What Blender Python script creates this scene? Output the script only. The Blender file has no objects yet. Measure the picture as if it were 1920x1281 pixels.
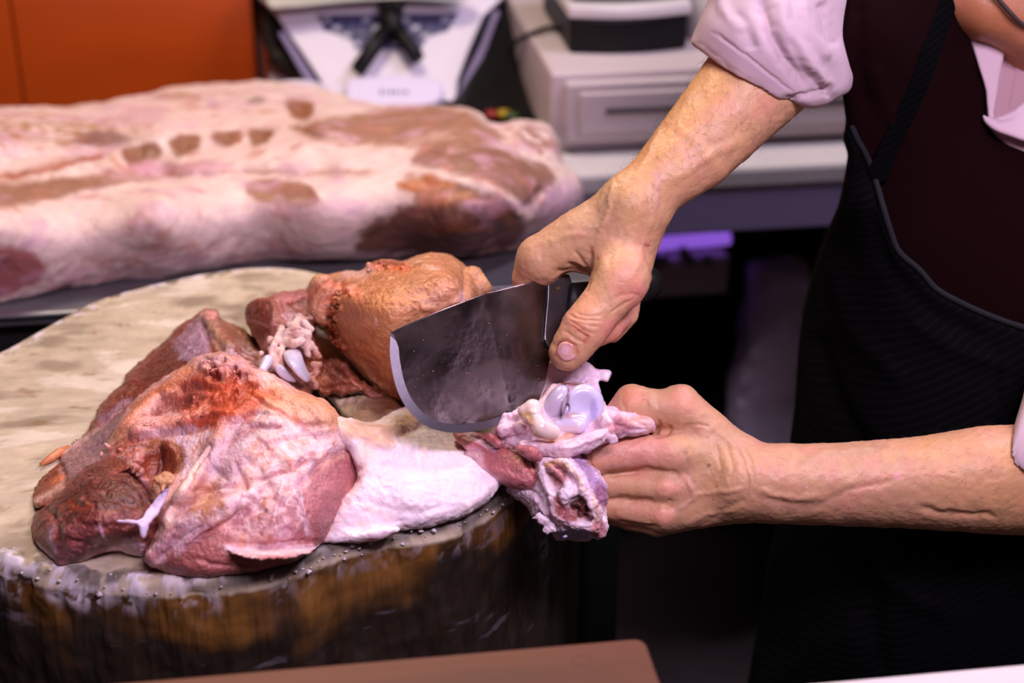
import bpy, math, random
import numpy as np
from mathutils import Vector, Matrix, Euler
random.seed(7)
SC = bpy.context.scene
COL = SC.collection
# ------------------------------------------------------------------ camera, world, lights, exposure
F = 3000.0; CX, CY = 960.0, 640.5
PITCH, YAW = math.radians(26.0), math.radians(8.0)
CAM = np.array([0.0, 0.0, 1.43])
cd = bpy.data.cameras.new('camera'); cam = bpy.data.objects.new('camera', cd); COL.objects.link(cam)
cam.location = CAM; cam.rotation_euler = (math.pi/2-PITCH, 0, -YAW)
cd.sensor_width = 36; cd.lens = 36*F/1920; cd.clip_start = 0.02
cd.dof.use_dof = True; cd.dof.focus_distance = 1.10; cd.dof.aperture_fstop = 4.2; cd.dof.aperture_blades = 0
SC.camera = cam
SC.view_settings.view_transform = 'Standard'; SC.view_settings.look = 'None'
SC.view_settings.gamma = 1; SC.view_settings.use_curve_mapping = False
SC.view_settings.exposure = 0.0
wd = bpy.data.worlds.new('world'); SC.world = wd; wd.use_nodes = True
bgn = wd.node_tree.nodes['Background']; bgn.inputs[0].default_value = (0.5, 0.42, 0.55, 1); bgn.inputs[1].default_value = 0.035
def area(name, loc, target, size, size_y, power, color):
    l = bpy.data.lights.new(name, 'AREA'); l.shape = 'RECTANGLE'; l.size = size; l.size_y = size_y
    l.energy = power; l.color = color
    o = bpy.data.objects.new(name, l); COL.objects.link(o); o.location = loc
    d = Vector(target)-Vector(loc); o.rotation_euler = d.to_track_quat('-Z', 'Y').to_euler()
    return o
area('display_case_lamp', (0.38, 0.22, 1.85), (0.02, 1.1, 0.88), 0.7, 0.10, 16.5, (1.0, 0.78, 1.0))
area('ceiling_lamp', (-0.08, 1.75, 2.35), (0.0, 1.15, 0.9), 0.4, 0.4, 17, (1.0, 0.86, 0.64))
area('back_counter_fill', (1.15, 1.30, 2.3), (0.45, 2.05, 0.85), 0.8, 0.15, 18, (0.89, 0.79, 1.0))  # added fill that brightens the back counter and its goods
area('blade_highlight_fill', (1.25, 0.72, 1.42), (0.05, 1.1, 0.9), 0.4, 0.07, 0.4, (0.85, 0.7, 1.0))  # unseen light added to put a highlight on the blade
# ------------------------------------------------------------------ photograph coordinates -> points of the place
ca, sa = math.cos(PITCH), math.sin(PITCH); cy_, sy_ = math.cos(YAW), math.sin(YAW)
RIGHT = np.array([cy_, -sy_, 0]); FWD = np.array([sy_*ca, cy_*ca, -sa]); UP = np.cross(RIGHT, FWD)
D0 = 1.12; S = D0/F
def P(px, py, d):
    px, py, d = np.broadcast_arrays(np.asarray(px, float), np.asarray(py, float), np.asarray(d, float))
    return CAM + d[..., None]*(FWD + ((px-CX)/F)[..., None]*RIGHT - ((py-CY)/F)[..., None]*UP)
def PW(px, py, w): return P(px, py, D0+np.asarray(w, float)*S)
def dep(px, py, z):                      # depth at which the sight line reaches height z
    return (CAM[2]-z)/(sa + (np.asarray(py, float)-CY)/F*ca)
def wz(px, py, z): return (dep(px, py, z)-D0)/S
def onz(px, py, z): return P(px, py, dep(px, py, z))
BZ = 0.85                                # top of the chopping block
TZ = 0.80                                # top of the steel table behind
# ------------------------------------------------------------------ noise
def _h(i, j, k, s):
    n = (i*374761393 + j*668265263 + k*1274126177 + s*974634777) & 0xffffffff
    n = ((n ^ (n >> 13))*1274126177) & 0xffffffff
    n = (n ^ (n >> 16)) & 0xffffff
    return n.astype(np.float32)/8388607.5-1.0
def noise(p, seed=0):
    p = np.asarray(p, np.float64); i = np.floor(p).astype(np.int64); f = p-i; f = f*f*(3-2*f)
    r = 0
    for a in (0, 1):
        for b in (0, 1):
            for c in (0, 1):
                w = (f[..., 0] if a else 1-f[..., 0])*(f[..., 1] if b else 1-f[..., 1])*(f[..., 2] if c else 1-f[..., 2])
                r = r + w*_h(i[..., 0]+a, i[..., 1]+b, i[..., 2]+c, seed)
    return r
def fbm(p, sc, octs=3, seed=0):
    r = 0; a = 1; t = 0
    for o in range(octs):
        r = r + a*noise(np.asarray(p)/sc*(2.03**o)+13.7*o, seed+o); t += a; a *= 0.5
    return r/t*1.6
# ------------------------------------------------------------------ 2D shapes
def smooth_poly(pts, n=4, closed=True):
    p = np.array(pts, float); m = len(p); out = []
    for i in range(m if closed else m-1):
        if closed: a, b, c, d = p[(i-1) % m], p[i], p[(i+1) % m], p[(i+2) % m]
        else: a, b, c, d = p[max(i-1, 0)], p[i], p[i+1], p[min(i+2, m-1)]
        for t in np.arange(n)/n:
            out.append(0.5*((2*b)+(-a+c)*t+(2*a-5*b+4*c-d)*t*t+(-a+3*b-3*c+d)*t**3))
    if not closed: out.append(p[-1])
    return np.array(out)
def seg_dist(x, y, poly, closed=False):
    d = np.full(np.broadcast(x, y).shape, 1e9); tt = np.zeros_like(d); m = len(poly)
    for i in range(m if closed else m-1):
        a, b = poly[i], poly[(i+1) % m]; vx, vy = b[0]-a[0], b[1]-a[1]; l = vx*vx+vy*vy+1e-9
        t = np.clip(((x-a[0])*vx+(y-a[1])*vy)/l, 0, 1)
        q = (x-a[0]-t*vx)**2+(y-a[1]-t*vy)**2
        mk = q < d; d = np.where(mk, q, d); tt = np.where(mk, (i+t)/max(m-1, 1), tt)
    return np.sqrt(d), tt
def poly_sd(x, y, poly):
    d, _ = seg_dist(x, y, poly, True); ins = np.zeros(d.shape, bool); m = len(poly)
    for i in range(m):
        a, b = poly[i], poly[(i+1) % m]
        if a[1] == b[1]: continue
        c = ((a[1] > y) != (b[1] > y)) & (x < (b[0]-a[0])*(y-a[1])/(b[1]-a[1])+a[0])
        ins ^= c
    return np.where(ins, -d, d)
def sm(a, b, x): t = np.clip((x-a)/(b-a), 0, 1); return t*t*(3-2*t)
def rbf(ctrl):                            # thin plate through (x, y, value) points
    c = np.array(ctrl, float); q = c[:, :2]/100.0; n = len(q)
    r = np.sqrt(((q[:, None]-q[None])**2).sum(-1)); K = np.where(r > 0, r*r*np.log(r+1e-12), 0)+np.eye(n)*0.02
    A = np.zeros((n+3, n+3)); A[:n, :n] = K; A[:n, n] = 1; A[:n, n+1:] = q; A[n, :n] = 1; A[n+1:, :n] = q.T
    s = np.linalg.solve(A, np.concatenate([c[:, 2], np.zeros(3)]))
    def f(x, y):
        x = x/100.0; y = y/100.0; o = s[n]+s[n+1]*x+s[n+2]*y
        for i in range(n):
            r2 = (x-q[i, 0])**2+(y-q[i, 1])**2
            o = o+s[i]*0.5*r2*np.log(r2+1e-9)
        return o
    return f
# ------------------------------------------------------------------ solids: each primitive = (box, function)
class Cap:                                # tapered chain of (x, y, w, r)
    def __init__(s, *pts, k=0.0, flat=1.0):
        s.p = [np.array(q, float) for q in pts]; s.flat = flat
        a = np.array(pts, float); s.lo = (a[:, :3]-a[:, 3:]).min(0); s.hi = (a[:, :3]+a[:, 3:]).max(0)
    def __call__(s, X, Y, Z):
        out = None
        for a, b in (zip(s.p[:-1], s.p[1:]) if len(s.p) > 1 else [(s.p[0], s.p[0]+1e-3)]):
            v = b[:3]-a[:3]; l = (v*v).sum()+1e-9
            t = np.clip(((X-a[0])*v[0]+(Y-a[1])*v[1]+(Z-a[2])*v[2])/l, 0, 1).astype(np.float32)
            d = np.sqrt((X-a[0]-t*v[0])**2+(Y-a[1]-t*v[1])**2+((Z-a[2]-t*v[2])/s.flat)**2)-(a[3]+t*(b[3]-a[3]))
            out = d if out is None else np.minimum(out, d)
        return out
class Ell:
    def __init__(s, c, r, rot=(0, 0, 0)):
        s.c = np.array(c, float); s.r = np.array(r, float)
        s.m = np.array(Euler([math.radians(q) for q in rot]).to_matrix()).T
        e = np.sqrt(((s.m.T*s.r)**2).sum(1)); s.lo = s.c-e; s.hi = s.c+e
    def __call__(s, X, Y, Z):
        X = X-s.c[0]; Y = Y-s.c[1]; Z = Z-s.c[2]; k0 = 0; k1 = 0
        for i in range(3):
            q = s.m[i, 0]*X+s.m[i, 1]*Y+s.m[i, 2]*Z
            k0 = k0+(q/s.r[i])**2; k1 = k1+(q/s.r[i]**2)**2
        k0 = np.sqrt(k0); k1 = np.sqrt(k1)+1e-6
        return (k0*(k0-1)/k1).astype(np.float32)
class Relief:                             # traced outline with a front surface through control points and a thickness
    def __init__(s, outline, ctrl, edge=30, bulge=None, thick=80, smooth=True, zbase=None, rough=0, rs=14, seed=3):
        s.poly = smooth_poly(outline) if smooth else np.array(outline, float)
        s.edge = edge; s.bulge = bulge if bulge is not None else edge; s.thick = thick; s.rough = rough; s.rs = rs; s.seed = seed
        c = []
        for q in ctrl:
            x, y, v = q[:3]
            c.append((x, y, float(wz(x, y, zbase+v)) if zbase is not None else v))
        s.f = rbf(c)
        a = s.poly; x = a[:, 0]; y = a[:, 1]
        gx, gy = np.meshgrid(np.linspace(x.min(), x.max(), 20), np.linspace(y.min(), y.max(), 20))
        g = s.f(gx, gy); ins = poly_sd(gx, gy, a) < 0; g = g[ins]
        s.lo = np.array([x.min(), y.min(), g.min()-20]); s.hi = np.array([x.max(), y.max(), g.max()+thick+s.bulge])
    def __call__(s, X, Y, Z):
        x = X[:, :, 0]; y = Y[:, :, 0]; x, y = np.broadcast_arrays(x, y)
        d = poly_sd(x, y, s.poly)
        if s.rough: d = d+s.rough*fbm(np.stack([x, y, x*0], -1), s.rs, 3, s.seed)
        q = np.clip(-d/s.edge, 0, 1); r = (1-np.sqrt(np.clip(1-(1-q)**2, 0, 1)))*s.bulge
        wf = s.f(x, y)+r; wb = s.f(x, y)+s.thick-r*0.6
        wf = wf[..., None].astype(np.float32); wb = wb[..., None].astype(np.float32); d = d[..., None].astype(np.float32)
        a = np.maximum(wf-Z, Z-wb)*0.8
        return np.maximum(a, d)
class ZCut:                               # everything above height z is kept (use with 'i')
    def __init__(s, z): s.z = z; s.lo = None
    def __call__(s, X, Y, Z):
        d = D0+Z*S; zz = CAM[2]-d*(sa+(Y-CY)/F*ca)
        return ((s.z-zz)/S).astype(np.float32)+0*X
def smin(a, b, k):
    if k <= 0: return np.minimum(a, b)
    h = np.maximum(k-np.abs(a-b), 0)/k
    return np.minimum(a, b)-h*h*k*0.25
def solid(ops, h=3.0, bounds=None):
    """ops: list of (mode, primitive, k). Returns vertices in (px, py, w) and quads."""
    lo = np.min([o[1].lo for o in ops if o[0] == 'u'], 0)-3*h; hi = np.max([o[1].hi for o in ops if o[0] == 'u'], 0)+3*h
    if bounds is not None:
        lo = np.maximum(lo, bounds[0]); hi = np.minimum(hi, bounds[1])
    n = np.ceil((hi-lo)/h).astype(int)+1
    ax = [(lo[i]+h*np.arange(n[i])).astype(np.float32) for i in range(3)]
    f = np.full(n, 50.0, np.float32)
    for o in ops:
        mode, pr, k = o[0], o[1], (o[2] if len(o) > 2 else 0)
        if pr.lo is None: sl = [slice(0, n[i]) for i in range(3)]
        else:
            m = k+3*h
            sl = [slice(max(0, int((pr.lo[i]-m-lo[i])//h)), min(n[i], int((pr.hi[i]+m-lo[i])//h)+2)) for i in range(3)]
            if any(q.start >= q.stop for q in sl): continue
        X = ax[0][sl[0]][:, None, None]; Y = ax[1][sl[1]][None, :, None]; Z = ax[2][sl[2]][None, None, :]
        g = pr(X, Y, Z); cur = f[tuple(sl)]
        if mode == 'u': r = smin(cur, g, k)
        elif mode == 's': r = -smin(-cur, g, k)
        else: r = -smin(-cur, -g, k)
        f[tuple(sl)] = r
    for i in range(3):
        s = [slice(None)]*3; s[i] = 0; f[tuple(s)] = np.maximum(f[tuple(s)], h*0.3); s[i] = -1; f[tuple(s)] = np.maximum(f[tuple(s)], h*0.3)
    ins = f < 0; nn = n-1
    cnt = np.zeros(nn, np.int8)
    for a in (0, 1):
        for b in (0, 1):
            for c in (0, 1): cnt += ins[a:nn[0]+a, b:nn[1]+b, c:nn[2]+c]
    act = np.argwhere((cnt > 0) & (cnt < 8))
    idx = np.full(nn, -1, np.int32); idx[act[:, 0], act[:, 1], act[:, 2]] = np.arange(len(act))
    pos = np.zeros((len(act), 3)); num = np.zeros(len(act))
    for axis in range(3):
        oth = [i for i in range(3) if i != axis]
        for a in (0, 1):
            for b in (0, 1):
                o0 = act.copy(); o0[:, oth[0]] += a; o0[:, oth[1]] += b; o1 = o0.copy(); o1[:, axis] += 1
                f0 = f[o0[:, 0], o0[:, 1], o0[:, 2]]; f1 = f[o1[:, 0], o1[:, 1], o1[:, 2]]
                x = (f0 < 0) != (f1 < 0); t = np.where(x, f0/np.where(x, f0-f1, 1), 0)
                p = o0.astype(float); p[:, axis] += t
                pos += p*x[:, None]; num += x
    pos /= num[:, None]
    quads = []
    for axis in range(3):
        oth = [(axis+1) % 3, (axis+2) % 3]
        s0 = [slice(1, nn[i]) for i in range(3)]; s0[axis] = slice(0, nn[axis])
        s1 = list(s0); s1[axis] = slice(1, nn[axis]+1)
        a = ins[tuple(s0)]; b = ins[tuple(s1)]; e = np.argwhere(a != b)
        if not len(e): continue
        off = np.ones(3, int); off[axis] = 0; g = e+off
        flip = a[e[:, 0], e[:, 1], e[:, 2]]
        def cell(u, v):
            q = g.copy(); q[:, oth[0]] -= u; q[:, oth[1]] -= v; return idx[q[:, 0], q[:, 1], q[:, 2]]
        Q = np.stack([cell(0, 0), cell(1, 0), cell(1, 1), cell(0, 1)], 1)
        Q[~flip] = Q[~flip][:, ::-1]; quads.append(Q)
    Q = np.concatenate(quads); return lo+pos*h, Q
def relax(V, Q, it=2, lam=0.5):
    for _ in range(it):
        A = np.zeros_like(V); c = np.zeros(len(V))
        for i in range(4):
            a, b = Q[:, i], Q[:, (i+1) % 4]
            for k in range(3): A[:, k] += np.bincount(a, V[b, k], len(V))+np.bincount(b, V[a, k], len(V))
            c += np.bincount(a, minlength=len(V))+np.bincount(b, minlength=len(V))
        V = V*(1-lam)+lam*A/np.maximum(c, 1)[:, None]
    return V
def normals(V, Q):
    fn = np.cross(V[Q[:, 2]]-V[Q[:, 0]], V[Q[:, 3]]-V[Q[:, 1]]); N = np.zeros_like(V)
    for i in range(4):
        for k in range(3): N[:, k] += np.bincount(Q[:, i], fn[:, k], len(V))
    return N/(np.linalg.norm(N, axis=1)[:, None]+1e-9)
def sculpt(V, Q, strokes=(), grain=()):
    """strokes: (points, width, height) ridges (+) and grooves (-) on the side seen; grain: (amount, size, seed)"""
    N = normals(V, Q); front = sm(-0.15, 0.35, -N[:, 2]); D = np.zeros(len(V))
    x, y = V[:, 0], V[:, 1]
    if strokes:
        wx = 3*fbm(V, 22, 2, 91); wy = 3*fbm(V, 22, 2, 92)
    for st in strokes:
        pts, wd_, hh = st[:3]; pl = smooth_poly(pts, 4, False) if len(pts) > 2 else np.array(pts, float)
        lo = pl.min(0)-4*wd_-8; hi = pl.max(0)+4*wd_+8
        m = np.where((x > lo[0]) & (x < hi[0]) & (y > lo[1]) & (y < hi[1]))[0]
        if not len(m): continue
        d, t = seg_dist(x[m]+wx[m], y[m]+wy[m], pl)
        taper = np.clip(np.minimum(t, 1-t)*5+0.25, 0, 1) if len(pts) > 1 else 1
        D[m] += hh*np.exp(-(d/wd_)**2)*taper*front[m]
    for am, sz, sd in grain: D += am*fbm(V, sz, 3, sd)
    return V+N*D[:, None]
def lin(c):
    c = np.array(c, float)/255.0
    return np.where(c <= 0.04045, c/12.92, ((c+0.055)/1.055)**2.4)
def paint(V, base, layers=(), mottle=0.06, seed=5, deep=1.0):
    """layers: (shape, points, colour, feather, opacity[, patchiness]); shape 'p' polygon, 's' stroke, 'e' ellipse (cx,cy,rx,ry), 'n' noise patches"""
    C = np.tile(lin(base), (len(V), 1)); x, y = V[:, 0], V[:, 1]
    wx = fbm(V, 26, 3, seed); wy = fbm(V, 26, 3, seed+7); fine = fbm(V, 9, 3, seed+20)
    for L in layers:
        kind, g, c, fe, op = L[:5]; pat = L[5] if len(L) > 5 else 0
        X = x+wx*fe*0.8+fine*fe*0.3; Y = y+wy*fe*0.8
        if kind == 'p': a = 1-sm(-fe, fe, poly_sd(X, Y, smooth_poly(g, 3)))
        elif kind == 's':
            d, t = seg_dist(X, Y, smooth_poly(g, 4, False) if len(g) > 2 else np.array(g, float)); a = np.exp(-(d/fe)**2)
        elif kind == 'f':
            an = math.radians(L[6]); u = X*math.cos(an)+Y*math.sin(an); v_ = -X*math.sin(an)+Y*math.cos(an)
            a = (1-sm(-12, 12, poly_sd(X, Y, smooth_poly(g, 3))))*sm(0.0, 0.45, fbm(np.stack([u*0.13, v_, V[:, 2]*0.2], 1), fe, 4, seed+int(fe)))
        elif kind == 'e': a = 1-sm(0.6, 1.25, np.sqrt(((X-g[0])/g[2])**2+((Y-g[1])/g[3])**2))
        else: a = sm(g[1], g[1]+0.5, fbm(V*np.array(g[2] if len(g) > 2 else (1, 1, 1)), g[0], 4, seed+int(fe)+31))
        if pat and kind != 'f': a = a*sm(-0.5*pat, 0.6, fbm(V, 16, 4, seed+int(abs(np.sum(np.array(g, float).ravel()[:2]))) % 97)+0.4*(1-pat))
        C = C*(1-(a*op)[:, None])+lin(c)*(a*op)[:, None]
    C = C*(1+mottle*fine+mottle*wx)[:, None]
    if deep != 1.0: C = C**deep*0.86**(1-deep)
    return np.clip(C, 0.0005, 1)
# ------------------------------------------------------------------ objects
def tag(o, label=None, cat=None, group=None, kind=None):
    if label: o['label'] = label
    if cat: o['category'] = cat
    if group: o['group'] = group
    if kind: o['kind'] = kind
    return o
def empty(name, loc, label=None, cat=None, group=None, rz=0):
    o = bpy.data.objects.new(name, None); o.empty_display_size = 0.05; o.location = loc; o.rotation_euler[2] = rz
    COL.objects.link(o); return tag(o, label, cat, group)
def mesh_obj(name, V, Fc, mat, parent=None, col=None, smooth=True):
    V = np.asarray(V, float); org = np.zeros(3)
    if parent is not None:
        q = parent
        while q is not None: org = org+np.array(q.location); q = q.parent
    me = bpy.data.meshes.new(name)
    if isinstance(Fc, np.ndarray):
        k = Fc.shape[1]
        me.vertices.add(len(V)); me.vertices.foreach_set('co', (V-org).astype(np.float32).ravel())
        me.loops.add(Fc.size); me.loops.foreach_set('vertex_index', Fc.astype(np.int32).ravel())
        me.polygons.add(len(Fc)); me.polygons.foreach_set('loop_start', (np.arange(len(Fc))*k).astype(np.int32))
    else: me.from_pydata((V-org).tolist(), [], Fc)
    me.update(); me.validate()
    if smooth: me.polygons.foreach_set('use_smooth', np.ones(len(me.polygons), bool))
    if col is not None:
        a = me.color_attributes.new('Col', 'FLOAT_COLOR', 'POINT')
        a.data.foreach_set('color', np.concatenate([col, np.ones((len(col), 1))], 1).astype(np.float32).ravel())
    if mat is not None: me.materials.append(mat)
    o = bpy.data.objects.new(name, me); COL.objects.link(o); o.parent = parent
    return o
def organic(name, ops, mat, parent=None, h=3.0, strokes=(), grain=(), base=(200, 150, 150), layers=(), mottle=0.06, relaxn=2, seed=5, bounds=None, deep=1.0):
    V, Q = solid(ops, h, bounds); V = relax(V, Q, relaxn); V = sculpt(V, Q, strokes, grain)
    C = paint(V, base, layers, mottle, seed, deep)
    return mesh_obj(name, PW(V[:, 0], V[:, 1], V[:, 2]), Q, mat, parent, C)
# plain solids
def box_vf(c, s, rz=0.0):
    c = np.array(c, float); s = np.array(s, float)/2
    v = np.array([[x, y, z] for x in (-1, 1) for y in (-1, 1) for z in (-1, 1)], float)*s
    if rz: q = np.array([[math.cos(rz), math.sin(rz), 0], [-math.sin(rz), math.cos(rz), 0], [0, 0, 1]]); v = v@q
    return v+c, [[0, 1, 3, 2], [4, 6, 7, 5], [0, 4, 5, 1], [2, 3, 7, 6], [0, 2, 6, 4], [1, 5, 7, 3]]
def bevel(o, w=0.003, seg=2, ang=35):
    m = o.modifiers.new('bevel', 'BEVEL'); m.width = w; m.segments = seg; m.limit_method = 'ANGLE'; m.angle_limit = math.radians(ang); return o
def box(name, c, s, mat, parent=None, bw=0.003, rz=0, smooth=False):
    v, f = box_vf(c, s, rz); o = mesh_obj(name, v, f, mat, parent, smooth=smooth)
    if bw: bevel(o, bw)
    return o
def join(parts):
    V = []; Fc = []; n = 0
    for v, f in parts:
        V.append(np.asarray(v, float)); Fc += [[i+n for i in q] for q in f]; n += len(v)
    return np.concatenate(V), Fc
def tube_vf(pts, r, n=8, cap=True):
    pts = [Vector(p) for p in pts]; V = []; Fc = []; rr = r if hasattr(r, '__len__') else [r]*len(pts)
    t0 = (pts[1]-pts[0]).normalized(); u = t0.orthogonal().normalized()
    for i, p in enumerate(pts):
        t = (pts[min(i+1, len(pts)-1)]-pts[max(i-1, 0)]).normalized(); u = (u-t*u.dot(t)).normalized(); v = t.cross(u)
        for k in range(n):
            a = 2*math.pi*k/n; V.append(p+(u*math.cos(a)+v*math.sin(a))*rr[i])
    for i in range(len(pts)-1):
        for k in range(n): Fc.append([i*n+k, i*n+(k+1) % n, (i+1)*n+(k+1) % n, (i+1)*n+k])
    if cap: Fc += [list(range(n))[::-1], [(len(pts)-1)*n+k for k in range(n)]]
    return np.array([list(q) for q in V]), Fc
def prism_vf(pts, vec):
    a = np.array(pts, float); n = len(a); V = np.concatenate([a, a+np.array(vec, float)])
    return V, [list(range(n))[::-1], [n+i for i in range(n)]]+[[i, (i+1) % n, n+(i+1) % n, n+i] for i in range(n)]
# ------------------------------------------------------------------ materials
def mat(name, color=(0.5, 0.5, 0.5), rough=0.5, metal=0.0, vcol=False, bump=0.0, bscale=200.0, var=0.0, vscale=30.0,
        sss=0.0, srad=(1, 0.35, 0.25), sscale=0.01, coat=0.0, rvar=0.0, spec=0.5, bdist=0.001, stretch=None, bump2=0.0, b2scale=900.0, emit=None, sheen=0.0):
    m = bpy.data.materials.new(name); m.use_nodes = True; nt = m.node_tree; N = nt.nodes; L = nt.links; b = N['Principled BSDF']
    if not vcol and max(color) > 1.0: color = lin(color)
    b.inputs['Base Color'].default_value = (*[float(q) for q in color], 1); b.inputs['Roughness'].default_value = rough
    b.inputs['Metallic'].default_value = metal; b.inputs['Specular IOR Level'].default_value = spec
    tc = N.new('ShaderNodeTexCoord'); mp = N.new('ShaderNodeMapping'); L.new(tc.outputs['Object'], mp.inputs[0])
    if stretch: mp.inputs['Scale'].default_value = stretch
    src = None
    if vcol:
        at = N.new('ShaderNodeVertexColor'); at.layer_name = 'Col'; src = at.outputs[0]
    if var:
        nz = N.new('ShaderNodeTexNoise'); nz.inputs['Scale'].default_value = vscale; nz.inputs['Detail'].default_value = 6; L.new(mp.outputs[0], nz.inputs['Vector'])
        mr = N.new('ShaderNodeMapRange'); mr.inputs[1].default_value = 0.3; mr.inputs[2].default_value = 0.7; mr.inputs[3].default_value = 1-var; mr.inputs[4].default_value = 1+var; L.new(nz.outputs[0], mr.inputs[0])
        mx = N.new('ShaderNodeVectorMath'); mx.operation = 'SCALE'; L.new(mr.outputs[0], mx.inputs['Scale'])
        if src: L.new(src, mx.inputs[0])
        else: mx.inputs[0].default_value = tuple(float(q) for q in color)
        src = mx.outputs[0]
    if src: L.new(src, b.inputs['Base Color'])
    if rvar:
        n2 = N.new('ShaderNodeTexNoise'); n2.inputs['Scale'].default_value = vscale*2.3; n2.inputs['Detail'].default_value = 4; L.new(mp.outputs[0], n2.inputs['Vector'])
        m2 = N.new('ShaderNodeMapRange'); m2.inputs[1].default_value = 0.3; m2.inputs[2].default_value = 0.7; m2.inputs[3].default_value = max(0.03, rough-rvar); m2.inputs[4].default_value = min(1, rough+rvar)
        L.new(n2.outputs[0], m2.inputs[0]); L.new(m2.outputs[0], b.inputs['Roughness'])
    if bump:
        n3 = N.new('ShaderNodeTexNoise'); n3.inputs['Scale'].default_value = bscale; n3.inputs['Detail'].default_value = 5; L.new(mp.outputs[0], n3.inputs['Vector'])
        bp = N.new('ShaderNodeBump'); bp.inputs['Strength'].default_value = bump; bp.inputs['Distance'].default_value = bdist; L.new(n3.outputs[0], bp.inputs['Height'])
        last = bp
        if bump2:
            v = N.new('ShaderNodeTexVoronoi'); v.inputs['Scale'].default_value = b2scale; L.new(mp.outputs[0], v.inputs['Vector'])
            b2 = N.new('ShaderNodeBump'); b2.inputs['Strength'].default_value = bump2; b2.inputs['Distance'].default_value = bdist*0.5
            L.new(v.outputs[0], b2.inputs['Height']); L.new(bp.outputs[0], b2.inputs['Normal']); last = b2
        L.new(last.outputs[0], b.inputs['Normal']); L.new(last.outputs[0], b.inputs['Coat Normal'])
    if sss:
        b.inputs['Subsurface Weight'].default_value = sss; b.inputs['Subsurface Radius'].default_value = srad; b.inputs['Subsurface Scale'].default_value = sscale
    if coat: b.inputs['Coat Weight'].default_value = coat; b.inputs['Coat Roughness'].default_value = 0.22
    if sheen: b.inputs['Sheen Weight'].default_value = sheen
    if emit: b.inputs['Emission Color'].default_value = (*emit[:3], 1); b.inputs['Emission Strength'].default_value = emit[3]
    return m
M = dict(
    meat=mat('raw_meat', vcol=True, rough=0.36, rvar=0.14, vscale=60, var=0.16, bump=0.8, bscale=420, bdist=0.0016, bump2=0.45, b2scale=300, sss=0.22, sscale=0.006, coat=0.25),
    fat=mat('pork_fat', vcol=True, rough=0.5, rvar=0.12, vscale=50, var=0.04, bump=0.6, bscale=260, bdist=0.0016, sss=0.25, sscale=0.006, coat=0.1),
    bone=mat('cartilage', vcol=True, rough=0.22, rvar=0.08, vscale=80, var=0.03, bump=0.1, bscale=200, sss=0.3, sscale=0.004, coat=0.5),
    skin=mat('skin', vcol=True, rough=0.5, rvar=0.08, vscale=90, var=0.06, bump=0.35, bscale=520, bdist=0.0006, bump2=0.25, b2scale=900, sss=0.18, sscale=0.006),
    nail=mat('nail', vcol=True, rough=0.25, coat=0.3, sss=0.1, sscale=0.003),
    steel_dark=mat('cleaver_steel', color=(0.12, 0.085, 0.082), rough=0.26, metal=0.95, rvar=0.12, var=0.55, vscale=16, bump=0.35, bscale=26, bdist=0.003),
    steel_edge=mat('ground_steel_edge', color=(0.17, 0.155, 0.19), rough=0.5, metal=0.85, var=0.1, vscale=60, bump=0.1, bscale=400),
    steel=mat('brushed_steel', color=(0.42, 0.42, 0.46), rough=0.35, metal=0.9, var=0.1, bump=0.05, bscale=60),
    black_handle=mat('black_handle', color=(0.006, 0.0055, 0.006), rough=0.5, spec=0.25, bump=0.1, bscale=300),
    brass=mat('brass', color=(0.7, 0.5, 0.2), rough=0.3, metal=1.0),
    shirt=mat('shirt_cloth', vcol=True, rough=0.85, bump=0.25, bscale=900, bdist=0.0004, sheen=0.1, sss=0.05, sscale=0.003),
    dark_cloth=mat('dark_cloth', vcol=True, rough=0.95, bump=0.3, bscale=900, bdist=0.0005, spec=0.06),
)
# ================================================================== the room
m_orange = mat('orange_panel', (194, 76, 12), rough=0.35, var=0.06, vscale=4, stretch=(1, 1, 6))
m_floor = mat('floor_tiles', (70, 62, 62), rough=0.5, var=0.2, vscale=6)
m_wall = mat('painted_wall', (120, 100, 100), rough=0.8, var=0.05, vscale=3)
m_dark = mat('dark_laminate', (14, 12, 14), rough=0.6)
m_white = mat('white_laminate', (205, 198, 200), rough=0.35, var=0.03)
m_beige = mat('beige_enamel', (196, 182, 186), rough=0.45, var=0.04, vscale=8)
m_black = mat('black_plastic', (10, 9, 12), rough=0.5, spec=0.25, bump=0.05, bscale=500)
def struct(name, c, s, m, bw=0): return tag(box(name, c, s, m, None, bw), kind='structure')
struct('floor', (0.3, 1.6, -0.02), (4.4, 5.2, 0.04), m_floor)
struct('ceiling', (0.3, 1.6, 2.92), (4.4, 5.2, 0.04), m_wall)
struct('wall_right', (2.5, 1.6, 1.45), (0.04, 5.2, 2.9), m_wall)
struct('wall_front', (0.3, -1.0, 1.45), (4.4, 0.04, 2.9), m_wall)
wb = struct('wall_back', (0.3, 4.0, 1.45), (4.4, 0.04, 2.9), m_wall)
wl = struct('wall_left', (-1.9, 1.6, 1.45), (0.04, 5.2, 2.9), m_wall)
for i in range(4):                                                  # orange cladding boards on the back wall
    box('panel', (-1.3+i*1.02, 3.965, 1.45), (1.01, 0.03, 2.86), m_orange, wb, 0.003)
# orange clad pillar that closes the left of the counter
px0 = P(478, 100, 2.16); ppx, ppy = px0[0], px0[1]
pil = tag(box('trim_1', (ppx-0.75, ppy+0.30, 1.45), (1.5, 0.5, 2.88), m_wall, None, 0), kind='structure')
jx = P(42, 100, 2.16)[0]
jx = float(jx)
wcl = 0.60
for i in range(2):
    a, b = (jx+0.0012, ppx) if i == 0 else (jx-wcl, jx-0.0012)
    box('panel', ((a+b)/2, ppy+0.025, 1.45), (b-a, 0.05, 2.86), m_orange, pil, 0.002)
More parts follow.
